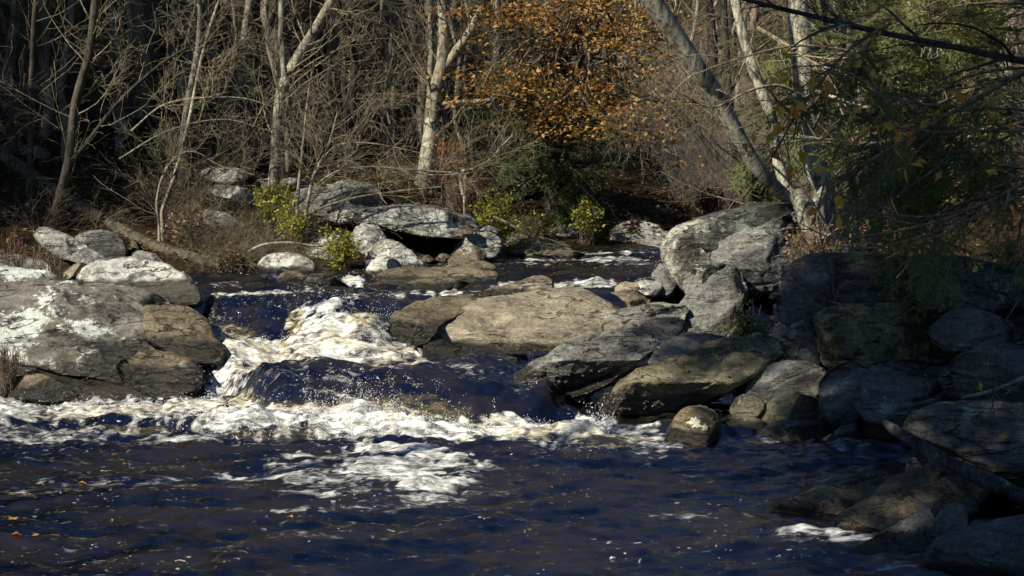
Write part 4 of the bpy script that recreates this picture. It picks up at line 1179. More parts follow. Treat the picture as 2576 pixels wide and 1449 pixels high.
traced_tree('sapling', 'thin upright sapling beside the straight pale trunk', [(748, 505), (756, 420), (765, 340), (774, 250), (790, 150)], 26.5, (9, 4), R_(12), nl=18, ll=(.6, 1.8), mat='bark_pale', flare=1.1)
traced_tree('sapling', 'twin stemmed sapling with long drooping twigs over the overhang', [(770, 530), (790, 440), (825, 370), (850, 280)], 26.3, (10, 4), R_(13), forks=[([(778, 480), (850, 430), (960, 420), (1080, 440), (1180, 436)], (6, 3)), ([(790, 440), (840, 370), (930, 360), (1060, 385)], (5, 3)), ([(700, 590), (770, 540), (880, 500), (1010, 480), (1110, 470)], (8, 3))], nl=20, ll=(.6, 1.8), mat='bark_pale', flare=1.1, dense=1.0)
traced_tree('sapling', 'arching bare sapling over the brush on the bank', [(400, 560), (395, 500), (420, 420), (480, 380), (560, 420), (640, 440)], 26.2, (7, 2.5), R_(14), forks=[([(330, 330), (400, 270), (470, 250), (600, 245), (690, 270)], (6, 2)), ([(300, 400), (420, 330), (560, 300), (680, 330)], (5, 2))], nl=22, ll=(.5, 1.6), mat='bark_grey', flare=1.1)
traced_tree('dead_tree', 'bare dead branch curving up in front of the dark evergreen', [(1165, 490), (1160, 435), (1190, 425), (1235, 400), (1260, 370), (1290, 340)], 28.2, (10, 3), R_(15), forks=[([(1170, 560), (1168, 480), (1172, 430)], (8, 5)), ([(1010, 425), (1100, 432), (1160, 436)], (5, 6))], nl=14, ll=(.5, 1.4), mat='bark_pale', flare=1.0, drop=False)
for k, (pts, w, lb, mt) in enumerate([
    ([(505, 330), (520, 200), (530, 90), (540, 0)], (17, 12), 'dark slender trunk behind the slanting sapling', 'bark_dark'),
    ([(655, 330), (655, 180), (650, 60), (648, 0)], (20, 15), 'dark bare trunk left of the straight pale one', 'bark_dark'),
    ([(905, 330), (910, 180), (915, 0)], (16, 12), 'thin grey trunk among the trees left of the forked tree', 'bark_grey'),
    ([(180, 300), (185, 150), (205, 0)], (30, 24), 'thick dark trunk in the shaded woods', 'bark_dark'),
    ([(235, 230), (232, 120), (228, 0)], (22, 18), 'pale mottled trunk behind the thick dark trunk', 'bark_white'),
    ([(1010, 330), (1018, 200), (1030, 0)], (14, 12), 'slim grey trunk close beside the tall grey one', 'bark_grey'),
    ([(735, 330), (730, 150), (722, 0)], (26, 20), 'dark trunk behind the bend of the straight pale trunk', 'bark_dark')]):
    traced_tree('bare_tree', lb, pts, 36 + (k % 3) * 3, w, R_(30 + k), nl=24, mat=mt, low=.05, up=0.05, ll=(.6, 2.2))
# ------------------------------------------------------------------ brushwood
brush_lab = 'tangle of bare pale twigs on the far bank'
bp = []
far = []
for k in range(5):
    bp.append(shrub('bare_shrub', ['bushy bare shrub of arching pale twigs on the far bank', 'tall thin stemmed bare shrub on the far bank', 'low bare shrub of drooping twigs on the far bank', 'open bare shrub with upright stems in the far woods', 'dense dark twigged bare shrub in the far woods'][k],
                    'bare shrubs under the far trees, kind %s' % 'abcde'[k], (0, 200, 0), np.random.RandomState(300 + k), [26, 18, 30, 16, 34][k], [2.2, 3.4, 1.5, 3.0, 2.4][k], [.9, .5, 1.3, .4, .8][k], ['twig', 'twig', 'twig', 'twig', 'twig_dark'][k], sag=[.3, .15, .4, .1, .2][k]))
bp.append(shrub('bare_shrub', 'sunlit-toned bare shrub on the sunny slope beyond the river bend', 'sunlit-toned shrubs beyond the river bend', (0, 200, 0), np.random.RandomState(310), 24, 3.0, .5, 'twig_pale', sag=.12))
bused = [False] * 6


def put_brush(x, y, k, sc):
    loc = ground_pt(x, y); rz = RS.uniform(0, 6.28)
    if not bused[k]:
        o = bp[k]; o.location = loc; o.rotation_euler = (0, 0, rz); o.scale = (sc,) * 3; bused[k] = True
    else:
        dup(bp[k], loc, rz, sc)


nb = 0; tries = 0
while nb < 26 and tries < 5000:
    tries += 1
    y = 25.5 + 24 * RS.uniform(0, 1) ** 1.6
    x = RS.uniform(-0.34 * y - .5, 0.22 * y)
    d = y - float(ybank(x))
    if d < 1.0: continue
    px, py = proj(np.array([x, y, 2.0]))
    if 470 < px < 1260 and d < 5: continue
    if d < 2 and px > 400: continue
    if px > 1400 and y < 36 : continue
    put_brush(x, y, RS.choice(5, p=[.28, .1, .3, .1, .22]), RS.uniform(.3, .7)); nb += 1
# sunny slope beyond the river bend
nb = 0
while nb < 130:
    y = RS.uniform(36, 66); px = RS.uniform(1430, 2030); x = (px - 1288) / FPX * y
    if y - float(ybank(x)) < 1: 
        nb += 0.2; continue
    put_brush(x, y, RS.choice([5, 5, 5, 1]), RS.uniform(.5, 1.05) * (y / 48)); nb += 1
# thicket right behind the pale boulders at the water
for (px, Y, k, sc) in [(520, 25.6, 0, .32), (570, 25.4, 2, .5), (610, 25.8, 0, .36), (650, 25.7, 2, .5), (700, 26.0, 0, .36), (745, 26.2, 2, .5), (830, 25.9, 2, .4), (590, 26.8, 0, .42), (660, 27.0, 0, .42), (720, 27.2, 2, .6), (500, 26.6, 2, .6), (460, 27.2, 0, .4), (610, 25.3, 4, .3), (560, 26.2, 4, .35), (780, 26.8, 0, .4), (540, 27.6, 1, .5), (430, 28, 1, .6)]:
    put_brush((px - 1288) / FPX * Y, Y, k, sc)


def bush(label, px, py, Y, rw, rh, leafmat, n, ls, seed, mat='twig_dark', name='leafy_bush', stems=22):
    """leafy bush whose leaves fill the seen patch rw x rh around (px, py)"""
    rs = np.random.RandomState(seed)
    c = P(px, py, Y)
    gz = float(H(np.array([c[0]]), np.array([c[1]]))[0])
    root = empty(name, (c[0], c[1], min(gz, c[2] - px2m(rh, Y))), label, 'bush')
    a, b = px2m(rw, Y), px2m(rh, Y)
    ncl = 34
    cl = rs.normal(size=(ncl, 3)); cl = unit(cl) * rs.uniform(.25, 1, (ncl, 1)) ** .5 * np.array([a, a * .8, b])
    foot = np.array([0, 0, min(gz, c[2] - b) - c[2] - .1])
    Pn = np.zeros((ncl, 7, 3)); t = np.linspace(0, 1, 7)[None, :, None]
    st = foot + rs.normal(size=(ncl, 3)) * np.array([.25 * a, .25 * a, 0])
    Pn = st[:, None] * (1 - t) + cl[:, None] * t + np.array([0, 0, 1.0]) * (0.25 * b * np.sin(t * PI)) + rs.normal(size=(ncl, 7, 3)) * 0.03
    R = np.full((ncl, 7), .007) * np.linspace(1, .5, 7)
    g = Geo(); g.add(*tubes(Pn + c, R, 4))
    l2, r2 = grow(Pn + c, R, ncl * 8, rs, .4, 1, (.2 * (a + b), .6 * (a + b)), (.4, 1.2), .1, .2, 5, .7, .0035)
    g.add(*tubes(l2, r2, 3)); g.build('stems', M[mat], root)
    lf = Geo(); keep = rs.choice(len(l2), max(3, int(len(l2) * .6)), replace=False); pos = on_lines(l2[keep], rs, int(n * .75), .3)
    leaves(lf, pos + rs.normal(size=pos.shape) * .03, rs, ls * .85, .6, flat=.3)
    lf.build('foliage', M[leafmat], root, smooth=False)
    return root


bush('yellow green bush round the foot of the straight pale trunk', 690, 500, 26.6, 55, 60, 'leaf_yellow', 1500, .075, 1)
bush('yellow green bush low on the brushy bank beside the trunk', 740, 545, 26.2, 60, 38, 'leaf_yellow', 1100, .07, 2)
bush('small fresh green bush over the pale boulders at the water', 860, 610, 25.2, 45, 50, 'leaf_yellow', 1500, .07, 3)
bush('bright yellow green bush right of the overhang', 1240, 522, 27.6, 58, 46, 'leaf_yellow', 2200, .075, 4)
bush('small bright bush in the dark under the evergreen', 1475, 535, 30, 40, 30, 'leaf_yellow', 800, .08, 5)
bush('sparse green sprig low beside the bright bush', 1330, 550, 28.6, 50, 18, 'leaf_yellow', 260, .07, 6)
bush('dim green bush growing between the dark rocks', 1880, 815, 18.2, 75, 50, 'leaf_green', 1500, .06, 7)
bush('withered leafy brush on the shaded bank above the rocks', 2060, 590, 19.5, 90, 60, 'leaf_brown', 1500, .06, 8)
bush('brown leaved tangle hanging over the bank edge', 2040, 640, 18.9, 80, 35, 'leaf_brown', 900, .06, 9)
bush('red leaved shrub on the sunny slope beyond the bend', 1915, 462, 33.5, 52, 32, 'leaf_red', 1500, .11, 10)
bush('pinkish red shrub left of the dark twin trunk beyond the bend', 1790, 488, 33.5, 34, 24, 'leaf_red', 500, .11, 11)
bush('red leaved twigs at the edge of the left slab', 20, 615, 21.5, 50, 50, 'leaf_red', 70, .06, 12)
bush('few red leaves on twigs above the left slab', 110, 640, 21.3, 60, 35, 'leaf_red', 60, .055, 13)
bush('tuft of dry red twigs in the cleft of the left slab', 20, 880, 17.9, 30, 25, 'leaf_red', 50, .035, 14)
bush('rust coloured low foliage at the foot of the forked tree', 1140, 366, 30.4, 55, 20, 'leaf_rust', 900, .08, 15)
bush('yellow leaves scattered on thin twigs under the leaning pale trunk', 490, 310, 31, 60, 60, 'leaf_gold', 160, .11, 16)
bush('a few golden leaves on twigs right of the leaning pale trunk', 620, 330, 31, 45, 45, 'leaf_gold', 70, .1, 17)
bush('withered brown leaves among the brush by the fallen log', 470, 560, 26, 70, 50, 'leaf_brown', 900, .06, 18)
bush('brown leaved brush hanging to the water beside the pale boulder', 590, 640, 25.2, 60, 36, 'leaf_brown', 900, .05, 19)
bush('reddish undergrowth beneath the dead curved branch', 1190, 460, 29.5, 40, 40, 'leaf_rust', 400, .07, 20)
bush('golden leaved branchlets at the top behind the forked tree', 1040, 60, 38, 50, 30, 'leaf_gold', 250, .12, 21)

# ------------------------------------------------------------------ orange tree
def clusters(spec, Y, rs, per, size, flat, dy=1.2, droop=0.1):
    """leaf positions in flattened sprays; spec (px, py, rx, ry, weight)"""
    out = []
    for (px, py, rx, ry, wgt) in spec:
        n = int(per * wgt * rx * ry / 4000.0)
        ns = max(4, int(rx * ry / 320))
        q = rs.uniform(-1, 1, (ns * 3, 2)); q = q[(q ** 2).sum(1) < 1][:ns]
        c = P(px + q[:, 0] * rx, py + q[:, 1] * ry, Y + rs.normal(size=len(q)) * dy)
        k = rs.randint(0, len(c), n)
        out.append(c[k] + rs.normal(size=(n, 3)) * np.array([.42, .42, .055]))
    return np.concatenate(out)


rs = np.random.RandomState(61)
Yo = 30.5
OR = [(1235, 195, 90, 38, 1), (1335, 232, 120, 50, 1.1), (1440, 262, 110, 50, 1), (1440, 305, 130, 36, 1), (1560, 270, 100, 70, .8), (1510, 175, 110, 60, .45), (1290, 32, 150, 34, 1), (1420, 20, 110, 26, .8), (1520, 40, 130, 60, .9), (1600, 85, 90, 70, 1), (1580, 350, 80, 26, .7), (1640, 200, 60, 80, .6), (1180, 240, 60, 22, .5), (1480, 110, 60, 30, .6), (1660, 300, 60, 50, .6), (1700, 380, 60, 40, .3), (1480, 220, 80, 40, .8), (1600, 300, 80, 60, .9), (1640, 130, 70, 60, .8), (1500, 330, 70, 30, .8), (1250, 90, 80, 40, .35), (1390, 60, 80, 30, .8), (1380, 330, 60, 20, .5), (1350, 170, 60, 20, .5), (1400, 100, 90, 40, .3), (1340, -60, 260, 50, .8), (1560, -60, 160, 60, .8)]
root = empty('beech_tree', ground_pt(*P(1400, 500, Yo + 1)[:2]), 'orange leaved autumn tree over the middle of the picture', 'tree')
lf = Geo(); pos = clusters(OR, Yo, rs, 400, .1, .6)
leaves(lf, pos, rs, .10, .66, flat=.6, droop=.15)
lf.build('foliage', M['leaf_orange'], root, smooth=False)
g = Geo()
tp = pxpath([(1395, 520), (1388, 420), (1375, 320), (1390, 240), (1440, 120), (1500, 60), (1540, -60)], (31.8, 31), 24)
g0 = float(H(tp[:1, 0], tp[:1, 1])[0]); tp[0, 2] = min(tp[0, 2], g0 - .2)
tr = np.linspace(.2, .1, 24); g.add(*bark_tube(tp, tr, rs, 10)); g.build('trunk', M['bark_dark'], root)
c = Geo()
ends = np.array([P(a, b, Yo + rs.normal() * .6) for (a, b, rx, ry, w) in OR for _ in range(3)])
nE = len(ends); ends = ends + rs.normal(size=(nE, 3)) * .5
st = tp[rs.randint(6, 23, nE)]
t = np.linspace(0, 1, 9)[None, :, None]
bl = st[:, None] * (1 - t) + ends[:, None] * t + np.array([0, 0, 1.]) * .35 * np.sin(t * PI) + rs.normal(size=(nE, 9, 3)) * .06
br = np.linspace(.045, .010, 9)[None] * rs.uniform(.6, 1.1, (nE, 1))
c.add(*tubes(bl, br, 5))
l2, r2 = grow(bl, br, 500, rs, .3, 1, (.4, 1.3), (.3, .9), 0, .18, 6, .6, .006); c.add(*tubes(l2, r2, 3))
c.build('crown', M['twig_dark'], root)

# ------------------------------------------------------------------ hemlocks
def frond(rs, L=1.0, n=15, mode=0):
    """one flat drooping hemlock spray along +X: twig lines and needle quads"""
    t = np.linspace(0, 1, 8)
    main = np.stack([t * L, rs.normal() * .05 * t * L, -0.22 * L * t ** 2], -1)[None]
    mr = np.linspace(.008, .003, 8)[None] * L ** .5
    lines = [(main, mr)]
    pos = []
    s1 = []
    for k in range(n):
        u = min(.97, (k + rs.uniform(.2, 1.0)) / n); i = u * 6.99; j = int(i); p = main[0, j] * (1 - i + j) + main[0, j + 1] * (i - j)
        side = 1 if k % 2 else -1
        l = L * (.42 * (1 - u) + .10) * rs.uniform(.45, 1.35)
        d = np.array([rs.uniform(.45, .95), side * .8, -.12 + rs.normal() * .22]); d /= np.linalg.norm(d)
        tt = np.linspace(0, 1, 5)[:, None]
        ln = p + d * l * tt + np.array([.12 * l, 0, -.25 * l]) * tt ** 2
        s1.append(ln)
        for m in range(3):
            q = ln[rs.randint(1, 4)]; d2 = d + np.array([.4, rs.normal() * .7, rs.normal() * .25 - .15]); d2 /= np.linalg.norm(d2)
            s1.append(q + d2 * l * rs.uniform(.2, .45) * tt)
    s1 = np.array(s1)
    lines.append((s1, np.full((len(s1), 5), .0025)))
    # needles: short blades in the plane of the spray along every twig and sub-twig
    V = []; A = []
    for ln in list(s1) + [main[0]]:
        seg = ln[-1] - ln[0]; l = np.linalg.norm(seg); m = max(3, int(l / .03))
        u = (np.arange(m) + .5) / m
        idx = u * (len(ln) - 1.001); j = idx.astype(int); f = (idx - j)[:, None]
        p = ln[j] * (1 - f) + ln[j + 1] * f
        d = unit(seg[None]); s = unit(np.cross(d, [0, 0, 1.0]))
        for side in (1, -1):
            nd = unit(d * .75 + s * side + rs.normal(size=(m, 3)) * .18)
            nl = (.042 * (1 - .4 * u) * rs.uniform(.7, 1.3, m))[:, None]
            w = unit(np.cross(nd, [0, 0, 1.0])) * .0085
            V.append(np.stack([p - w * .5, p + nd * nl * .5 + w, p + nd * nl, p + nd * nl * .5 - w], 1)); A.append(rs.uniform(0, 1, m))
    V = np.concatenate(V); A = np.concatenate(A)
    tv = [tubes(a, b, 3) for a, b in lines]
    return V.reshape(-1, 3), np.repeat(A, 4), tv


FR = [frond(np.random.RandomState(70 + k), 1.0, 15) for k in range(6)]


def rotmats(d, roll):
    """frames whose x axis is d, z near up rolled by roll"""
    x = unit(d); up = np.array([0, 0, 1.0]); y = unit(np.cross(up, x)); z = np.cross(x, y)
    c, s = np.cos(roll)[:, None], np.sin(roll)[:, None]
    y2 = y * c + z * s; z2 = np.cross(x, y2)
    return np.stack([x, y2, z2], -1)


def sprays(gn, gt, pos, d, sc, rs, tint=0.0):
    Rm = rotmats(d, rs.normal(size=len(pos)) * .35)
    k = rs.randint(0, len(FR), len(pos))
    for q in range(len(FR)):
        ix = np.where(k == q)[0]
        if not len(ix): continue
        V, A, tv = FR[q]
        W_ = np.einsum('bij,nj->bni', Rm[ix], V) * sc[ix][:, None, None] + pos[ix][:, None]
        n = len(V)
        gn.add(W_.reshape(-1, 3), np.arange(n * len(ix)).reshape(-1, 4), np.clip(np.tile(A, len(ix)) * .7 + np.repeat(rs.uniform(-.1, .4, len(ix)), n) + tint, 0, 1))
        for (tV, tF) in tv:
            W2 = np.einsum('bij,nj->bni', Rm[ix], tV) * sc[ix][:, None, None] + pos[ix][:, None]
            gt.add(W2.reshape(-1, 3), (tF[None] + (np.arange(len(ix)) * len(tV))[:, None, None]).reshape(-1, 4))


def hemlock(label, trunk, Y, w, limbs, rs, nspray, sc=(.55, 1.1), mat='bark_dark', tint=0.0, top=6.0, tmat='twig_dark', extra=0):
    """limbs: list of picture paths (with their distances) that carry sprays"""
    path = pxpath(trunk, Y, 16)
    rad = np.linspace(px2m(w[0], Y), px2m(w[1], Y), 16) * .5
    g0 = float(H(path[:1, 0], path[:1, 1])[0]) - .3
    if g0 < path[0, 2]:
        path = np.concatenate([[[path[0, 0], path[0, 1], g0]], path]); rad = np.concatenate([rad[:1] * 1.2, rad])
    root = empty('hemlock_tree', path[0], label, 'tree')
    if top:
        d = unit(path[-1] - path[-3]); ex = [path[-1]]
        for k in range(6):
            d = unit(d + np.array([0, 0, .2])); ex.append(ex[-1] + d * top / 6)
        path = np.concatenate([path, ex[1:]]); rad = np.concatenate([rad, np.linspace(rad[-1], rad[-1] * .3, 6)])
    g = Geo(); g.add(*bark_tube(path, rad, rs, 9)); g.build('trunk', M[mat], root)
    L = []
    for pts, Yl in limbs:
        L.append(pxpath(pts, Yl, 10))
    if extra:
        l1, r1 = grow(path[None], rad[None], extra, rs, .55, 1, (1.5, 3.0), (1.1, 1.6), .05, .1, 10, .4, .01, sag=.1)
        L += list(l1)
    L = np.array(L); Rl = np.linspace(.03, .006, 10)[None].repeat(len(L), 0) * rs.uniform(.5, 1, (len(L), 1))
    gt = Geo(); gn = Geo()
    gt.add(*tubes(L, Rl, 5))
    l2, r2 = grow(L, Rl, len(L) * 7, rs, .15, 1, (.5, 1.3), (.5, 1.1), .0, .12, 6, .6, .005, sag=.12)
    gt.add(*tubes(l2, r2, 4))
    al = np.concatenate([l2.reshape(-1, 6, 3)])
    bi = rs.randint(0, len(al), nspray); kk = rs.randint(1, 5, nspray)
    pos = al[bi, kk]; d = unit(al[bi, kk + 1] - al[bi, kk] + 0.0) + rs.normal(size=(nspray, 3)) * np.array([.45, .45, .2])
    sprays(gn, gt, pos, d, rs.uniform(sc[0], sc[1], nspray), rs, tint)
    gt.build('crown', M[tmat], root); gn.build('foliage', M['needle'], root, smooth=False)
    return root


def fan(x0, y0, x1, y1, n, rs, spread, Y):
    out = []
    for k in range(n):
        ex = x1 + rs.normal() * spread; ey = y1 + rs.normal() * spread; sx = x0 + rs.normal() * spread * .5; sy = y0 + rs.normal() * spread * .6
        yy = Y + rs.normal() * 1.0
        out.append(([(sx, sy), (.5 * sx + .5 * ex, .5 * sy + .5 * ey - 20), (ex, ey + 15)], (yy + .6, yy - .6)))
    return out


r_ = np.random.RandomState(81)
hemlock('hemlock with green drooping sprays filling the upper right corner', [(2650, 700), (2640, 300), (2630, 0)], 17.5, (60, 45),
        fan(2640, 60, 2200, 190, 7, r_, 70, 17) + fan(2640, 200, 2150, 330, 8, r_, 70, 17) + fan(2640, 320, 2180, 470, 8, r_, 60, 17) + fan(2640, 450, 2300, 560, 5, r_, 50, 16.5) + fan(2640, -60, 2300, 60, 5, r_, 60, 17), r_, 520, (.35, .75), tint=.2, extra=6)
r_ = np.random.RandomState(82)
hemlock('hemlock behind the leaning pale trunks, its twigs lit by the sun', [(2200, 560), (2210, 300), (2225, 0)], 25.5, (40, 30),
        fan(2210, 60, 1900, 130, 6, r_, 60, 24.6) + fan(2210, 200, 1950, 300, 5, r_, 50, 24.6) + fan(2210, 330, 2000, 450, 4, r_, 40, 24.6) + fan(2220, 100, 2480, 220, 5, r_, 60, 24.8) + fan(2220, 300, 2450, 420, 5, r_, 60, 24.8), r_, 330, (.4, .85), tint=.15, extra=6)
r_ = np.random.RandomState(84)
hemlock('dark low hemlock in the shade under the orange tree', [(1400, 560), (1405, 420), (1410, 300), (1415, 200)], 33, (20, 12),
        fan(1400, 300, 1270, 340, 4, r_, 40, 32.6) + fan(1400, 300, 1520, 350, 4, r_, 40, 32.6) + fan(1400, 390, 1260, 440, 5, r_, 40, 32.6) + fan(1400, 390, 1500, 450, 3, r_, 30, 32.6) + fan(1400, 470, 1290, 520, 4, r_, 30, 32.6) + fan(1400, 470, 1520, 540, 4, r_, 30, 32.6), r_, 260, (.5, 1.0), tint=-.15, top=0)
r_ = np.random.RandomState(85)
hemlock('dark hemlock deep in the woods above the leaning pale trunk', [(700, 330), (702, 150), (705, 0)], 42, (30, 22),
        fan(700, 20, 600, 60, 4, r_, 40, 41) + fan(700, 20, 800, 60, 4, r_, 40, 41) + fan(700, 120, 600, 170, 4, r_, 40, 41) + fan(700, 120, 800, 170, 4, r_, 40, 41) + fan(700, 220, 640, 270, 3, r_, 40, 41), r_, 300, (.9, 1.6), tint=-.1, extra=6)

# ------------------------------------------------------------------ leaning pale trees on the tall boulder
traced_tree('leaning_tree', 'long pale trunk leaning left from the tall boulder to the top of the picture', [(1990, 508), (1950, 470), (1905, 420), (1850, 330), (1800, 235), (1760, 178), (1700, 88), (1640, 0)], (22.6, 21), (32, 46), R_(60), nl=8, dense=.6, mat='bark_white', low=.2, ll=(.6, 2.0), flare=1.0, drop=False)
traced_tree('leaning_tree', 'stout pale upright trunk with a flared foot on the boulder', [(2075, 475), (2052, 430), (2040, 375), (2028, 300), (2020, 200), (2014, 110), (2004, 0)], 23.2, (52, 56), R_(61), nl=10, dense=.6, mat='bark_white', low=.25, ll=(.8, 2.2), flare=1.7)
traced_tree('leaning_tree', 'thinner crooked trunk between the two pale ones', [(1992, 500), (1975, 465), (1950, 380), (1945, 310), (1920, 240), (1890, 160), (1862, 60), (1850, 0)], 22.9, (30, 24), R_(62), nl=9, dense=.6, mat='bark_white', low=.3, ll=(.6, 1.8), flare=1.3, drop=False)
traced_tree('bare_tree', 'black forked tree standing behind the tall boulder', [(1892, 540), (1880, 480), (1868, 430), (1850, 380), (1838, 300), (1830, 200), (1820, 0)], 26, (30, 18), R_(63), forks=[([(1870, 440), (1820, 410), (1770, 350), (1720, 295), (1650, 250), (1560, 260)], (18, 6))], nl=34, mat='bark_dark', tmat='twig_dark', low=.15, ll=(.8, 2.2), up=0)
traced_tree('bare_tree', 'grey trunk in the shade right of the stout pale trunk', [(2150, 480), (2130, 400), (2110, 330), (2095, 240), (2080, 100), (2070, 0)], 24.5, (20, 16), R_(64), nl=24, mat='bark_grey', low=.1)
st_ = empty('tree_stump', P(2045, 560, 22.0), 'weathered split stump beside the leaning trunks', 'stump')
g = Geo(); sp = pxpath([(2060, 600), (2040, 560), (2020, 515), (2000, 480)], 22.0, 12); g.add(*bark_tube(sp, np.linspace(.22, .09, 12), R_(65), 12, .14))
sp = pxpath([(2055, 560), (2060, 510), (2075, 470)], 22.1, 10); g.add(*bark_tube(sp, np.linspace(.15, .05, 10), R_(66), 10, .14)); g.build('trunk', M['bark_pale'], st_)

# long bare branches crossing at the right
def branch(label, pts, Y, w, seed, nt=10, ll=(.3, .9), mat='twig', leafn=0, leafmat='leaf_gold', ls=.10, subs=(), sag=.1, name='overhanging_branch'):
    rs = np.random.RandomState(seed)
    lines = []
    main = pxpath(pts, Y, 20); Ym = np.mean(Y)
    root = empty(name, main[0], label, 'branch')
    g = Geo(); g.add(*bark_tube(main, np.linspace(px2m(w[0], Ym), px2m(w[1], Ym), 20) * .5, rs, 7, .03)); 
    tw = Geo(); src = [main]
    for sp, sw in subs:
        q = pxpath(sp, Y, 20); src.append(q); sg = Geo(); sg.add(*bark_tube(q, np.linspace(px2m(sw[0], Ym), px2m(sw[1], Ym), 20) * .5, rs, 6, .03)); sg.build('side_limb', M[mat], root)
    g.build('limb', M[mat], root)
    src = np.array(src)
    l2, r2 = grow(src, np.full(src.shape[:2], px2m(w[1], Ym)), nt, rs, .1, 1, ll, (.3, .9), .0, .12, 7, .6, .0028, sag=sag)
    l3, r3 = grow(l2, r2, nt * 3, rs, .2, 1, (ll[0] * .4, ll[1] * .6), (.3, .9), .0, .15, 5, .6, .002, sag=sag)
    tw.add(*tubes(l2, r2, 4)); tw.add(*tubes(l3, r3, 3)); tw.build('twigs', M[mat], root)
    if leafn:
        lf = Geo(); leaves(lf, on_lines(np.concatenate([l3, l2[:, ::-1][:, :5]]), rs, leafn, .4), rs, ls, .5, droop=1.1, fold=.4)
        lf.build('foliage', M[leafmat], root, smooth=False)
    return root


branch('dark bare limb crossing the upper right corner', [(2700, 170), (2560, 152), (2400, 118), (2200, 78), (2050, 42), (1880, 0), (1800, -30)], (9.5, 10.5), (18, 10), 401, 12, (.3, .9), 'bark_dark')
branch('thin branch hung with golden leaves reaching in from the right', [(2700, 110), (2560, 190), (2420, 270), (2280, 350), (2160, 420), (2060, 470)], (8.2, 9.2), (16, 4), 402, 26, (.3, .8), 'twig_dark', 58, subs=[([(2620, 330), (2480, 330), (2330, 330), (2200, 300), (2110, 230)], (8, 3)), ([(2420, 270), (2250, 250), (2150, 190), (2060, 150)], (7, 3))])
branch('slender branch with a few drooping yellow leaves before the pale trunks', [(2240, 60), (2130, 130), (2010, 280), (1940, 400), (1870, 500)], (9.0, 9.4), (8, 3), 403, 16, (.25, .6), 'twig_dark', 22)
branch('sunlit bare limb slanting down through the hemlock sprays', [(1905, 70), (1990, 120), (2060, 165), (2140, 195), (2240, 300)], (20.5, 19.8), (12, 5), 404, 18, (.6, 1.6), 'twig')
branch('pale bare branch reaching left across the trunks', [(2300, 150), (2150, 130), (2000, 115), (1850, 150), (1740, 190)], (20.5, 20.0), (10, 3), 405, 14, (.6, 1.6), 'twig')
branch('pale branch arching from the stout trunk toward the river', [(2030, 250), (1960, 215), (1880, 230), (1800, 270), (1730, 250)], (21.5, 20.6), (10, 3), 406, 14, (.5, 1.5), 'twig')
branch('bare branch lying low across the middle of the leaning trunks', [(2300, 330), (2200, 360), (2080, 350), (1960, 340), (1860, 300)], (20.2, 20.6), (8, 3), 407, 12, (.5, 1.4), 'twig')
branch('pale bare branch angling down to the right through the dark sprays', [(2040, 225), (2180, 270), (2330, 300), (2480, 380)], (19.5, 16.2), (10, 4), 413, 18, (.5, 1.3), 'twig_pale')
branch('pale bare branch rising to the right among the evergreen sprays', [(2150, 470), (2290, 420), (2420, 350), (2600, 300)], (18.0, 15.8), (9, 5), 414, 18, (.5, 1.3), 'twig_pale')
branch('thin pale branch low in the evergreen above the dark ledge', [(2120, 540), (2260, 500), (2400, 440), (2600, 400)], (17.2, 15.6), (7, 4), 415, 18, (.5, 1.2), 'twig_pale')
branch('pale twiggy branch high in the right hand evergreen', [(2250, 40), (2350, 110), (2450, 210), (2560, 260)], (17.5, 15.8), (9, 4), 416, 16, (.5, 1.3), 'twig_pale')
branch('long arching bare branch over the dark rocks', [(2700, 380), (2560, 470), (2460, 520), (2350, 560), (2230, 585), (2100, 600), (2010, 560)], (10.8, 13.5), (12, 3), 408, 22, (.4, 1.1), 'twig', subs=[([(2700, 400), (2560, 495), (2420, 560), (2300, 600), (2180, 625), (2060, 610)], (9, 3)), ([(2460, 520), (2330, 545), (2180, 530), (2080, 500)], (5, 2))])
branch('thin upright bare stem before the layered boulder', [(2110, 790), (2090, 700), (2070, 620), (2060, 560)], (14.6, 14.4), (5, 2), 409, 16, (.3, .8), 'twig_dark')
branch('bare twigs spreading left above the layered boulder', [(2130, 770), (2040, 740), (1960, 690), (1860, 680)], (15.4, 15.2), (5, 2), 410, 20, (.3, .8), 'twig')
branch('thin hanging twig with pale lower end near the right edge', [(2540, 480), (2520, 560), (2500, 640)], (11, 11), (6, 3), 411, 5, (.2, .5), 'twig')
branch('twigs with a few yellow leaves at the right edge over the cliff', [(2560, 760), (2500, 860), (2490, 960), (2560, 1060)], (9.5, 9.5), (4, 2), 412, 10, (.2, .5), 'twig_dark', 9, 'leaf_yellow', .07)

# ------------------------------------------------------------------ fallen logs
def log(label, pts, Y, w, seed, mat='bark_grey', name='fallen_log', forks=()):
    rs = np.random.RandomState(seed)
    p = pxpath(pts, Y, 20)
    root = empty(name, p[-1], label, 'log')
    g = Geo(); Ym = np.mean(Y)
    g.add(*bark_tube(p, np.interp(np.linspace(0, 1, 20), np.linspace(0, 1, len(w)), w) * Ym / FPX * .5, rs, 14, .15))
    for f, fw in forks:
        q = pxpath(f, Y, 10); g.add(*bark_tube(q, np.linspace(fw[0], fw[1], 10) * Ym / FPX * .5, rs, 8, .09))
    g.build('trunk', M[mat], root)
    return root


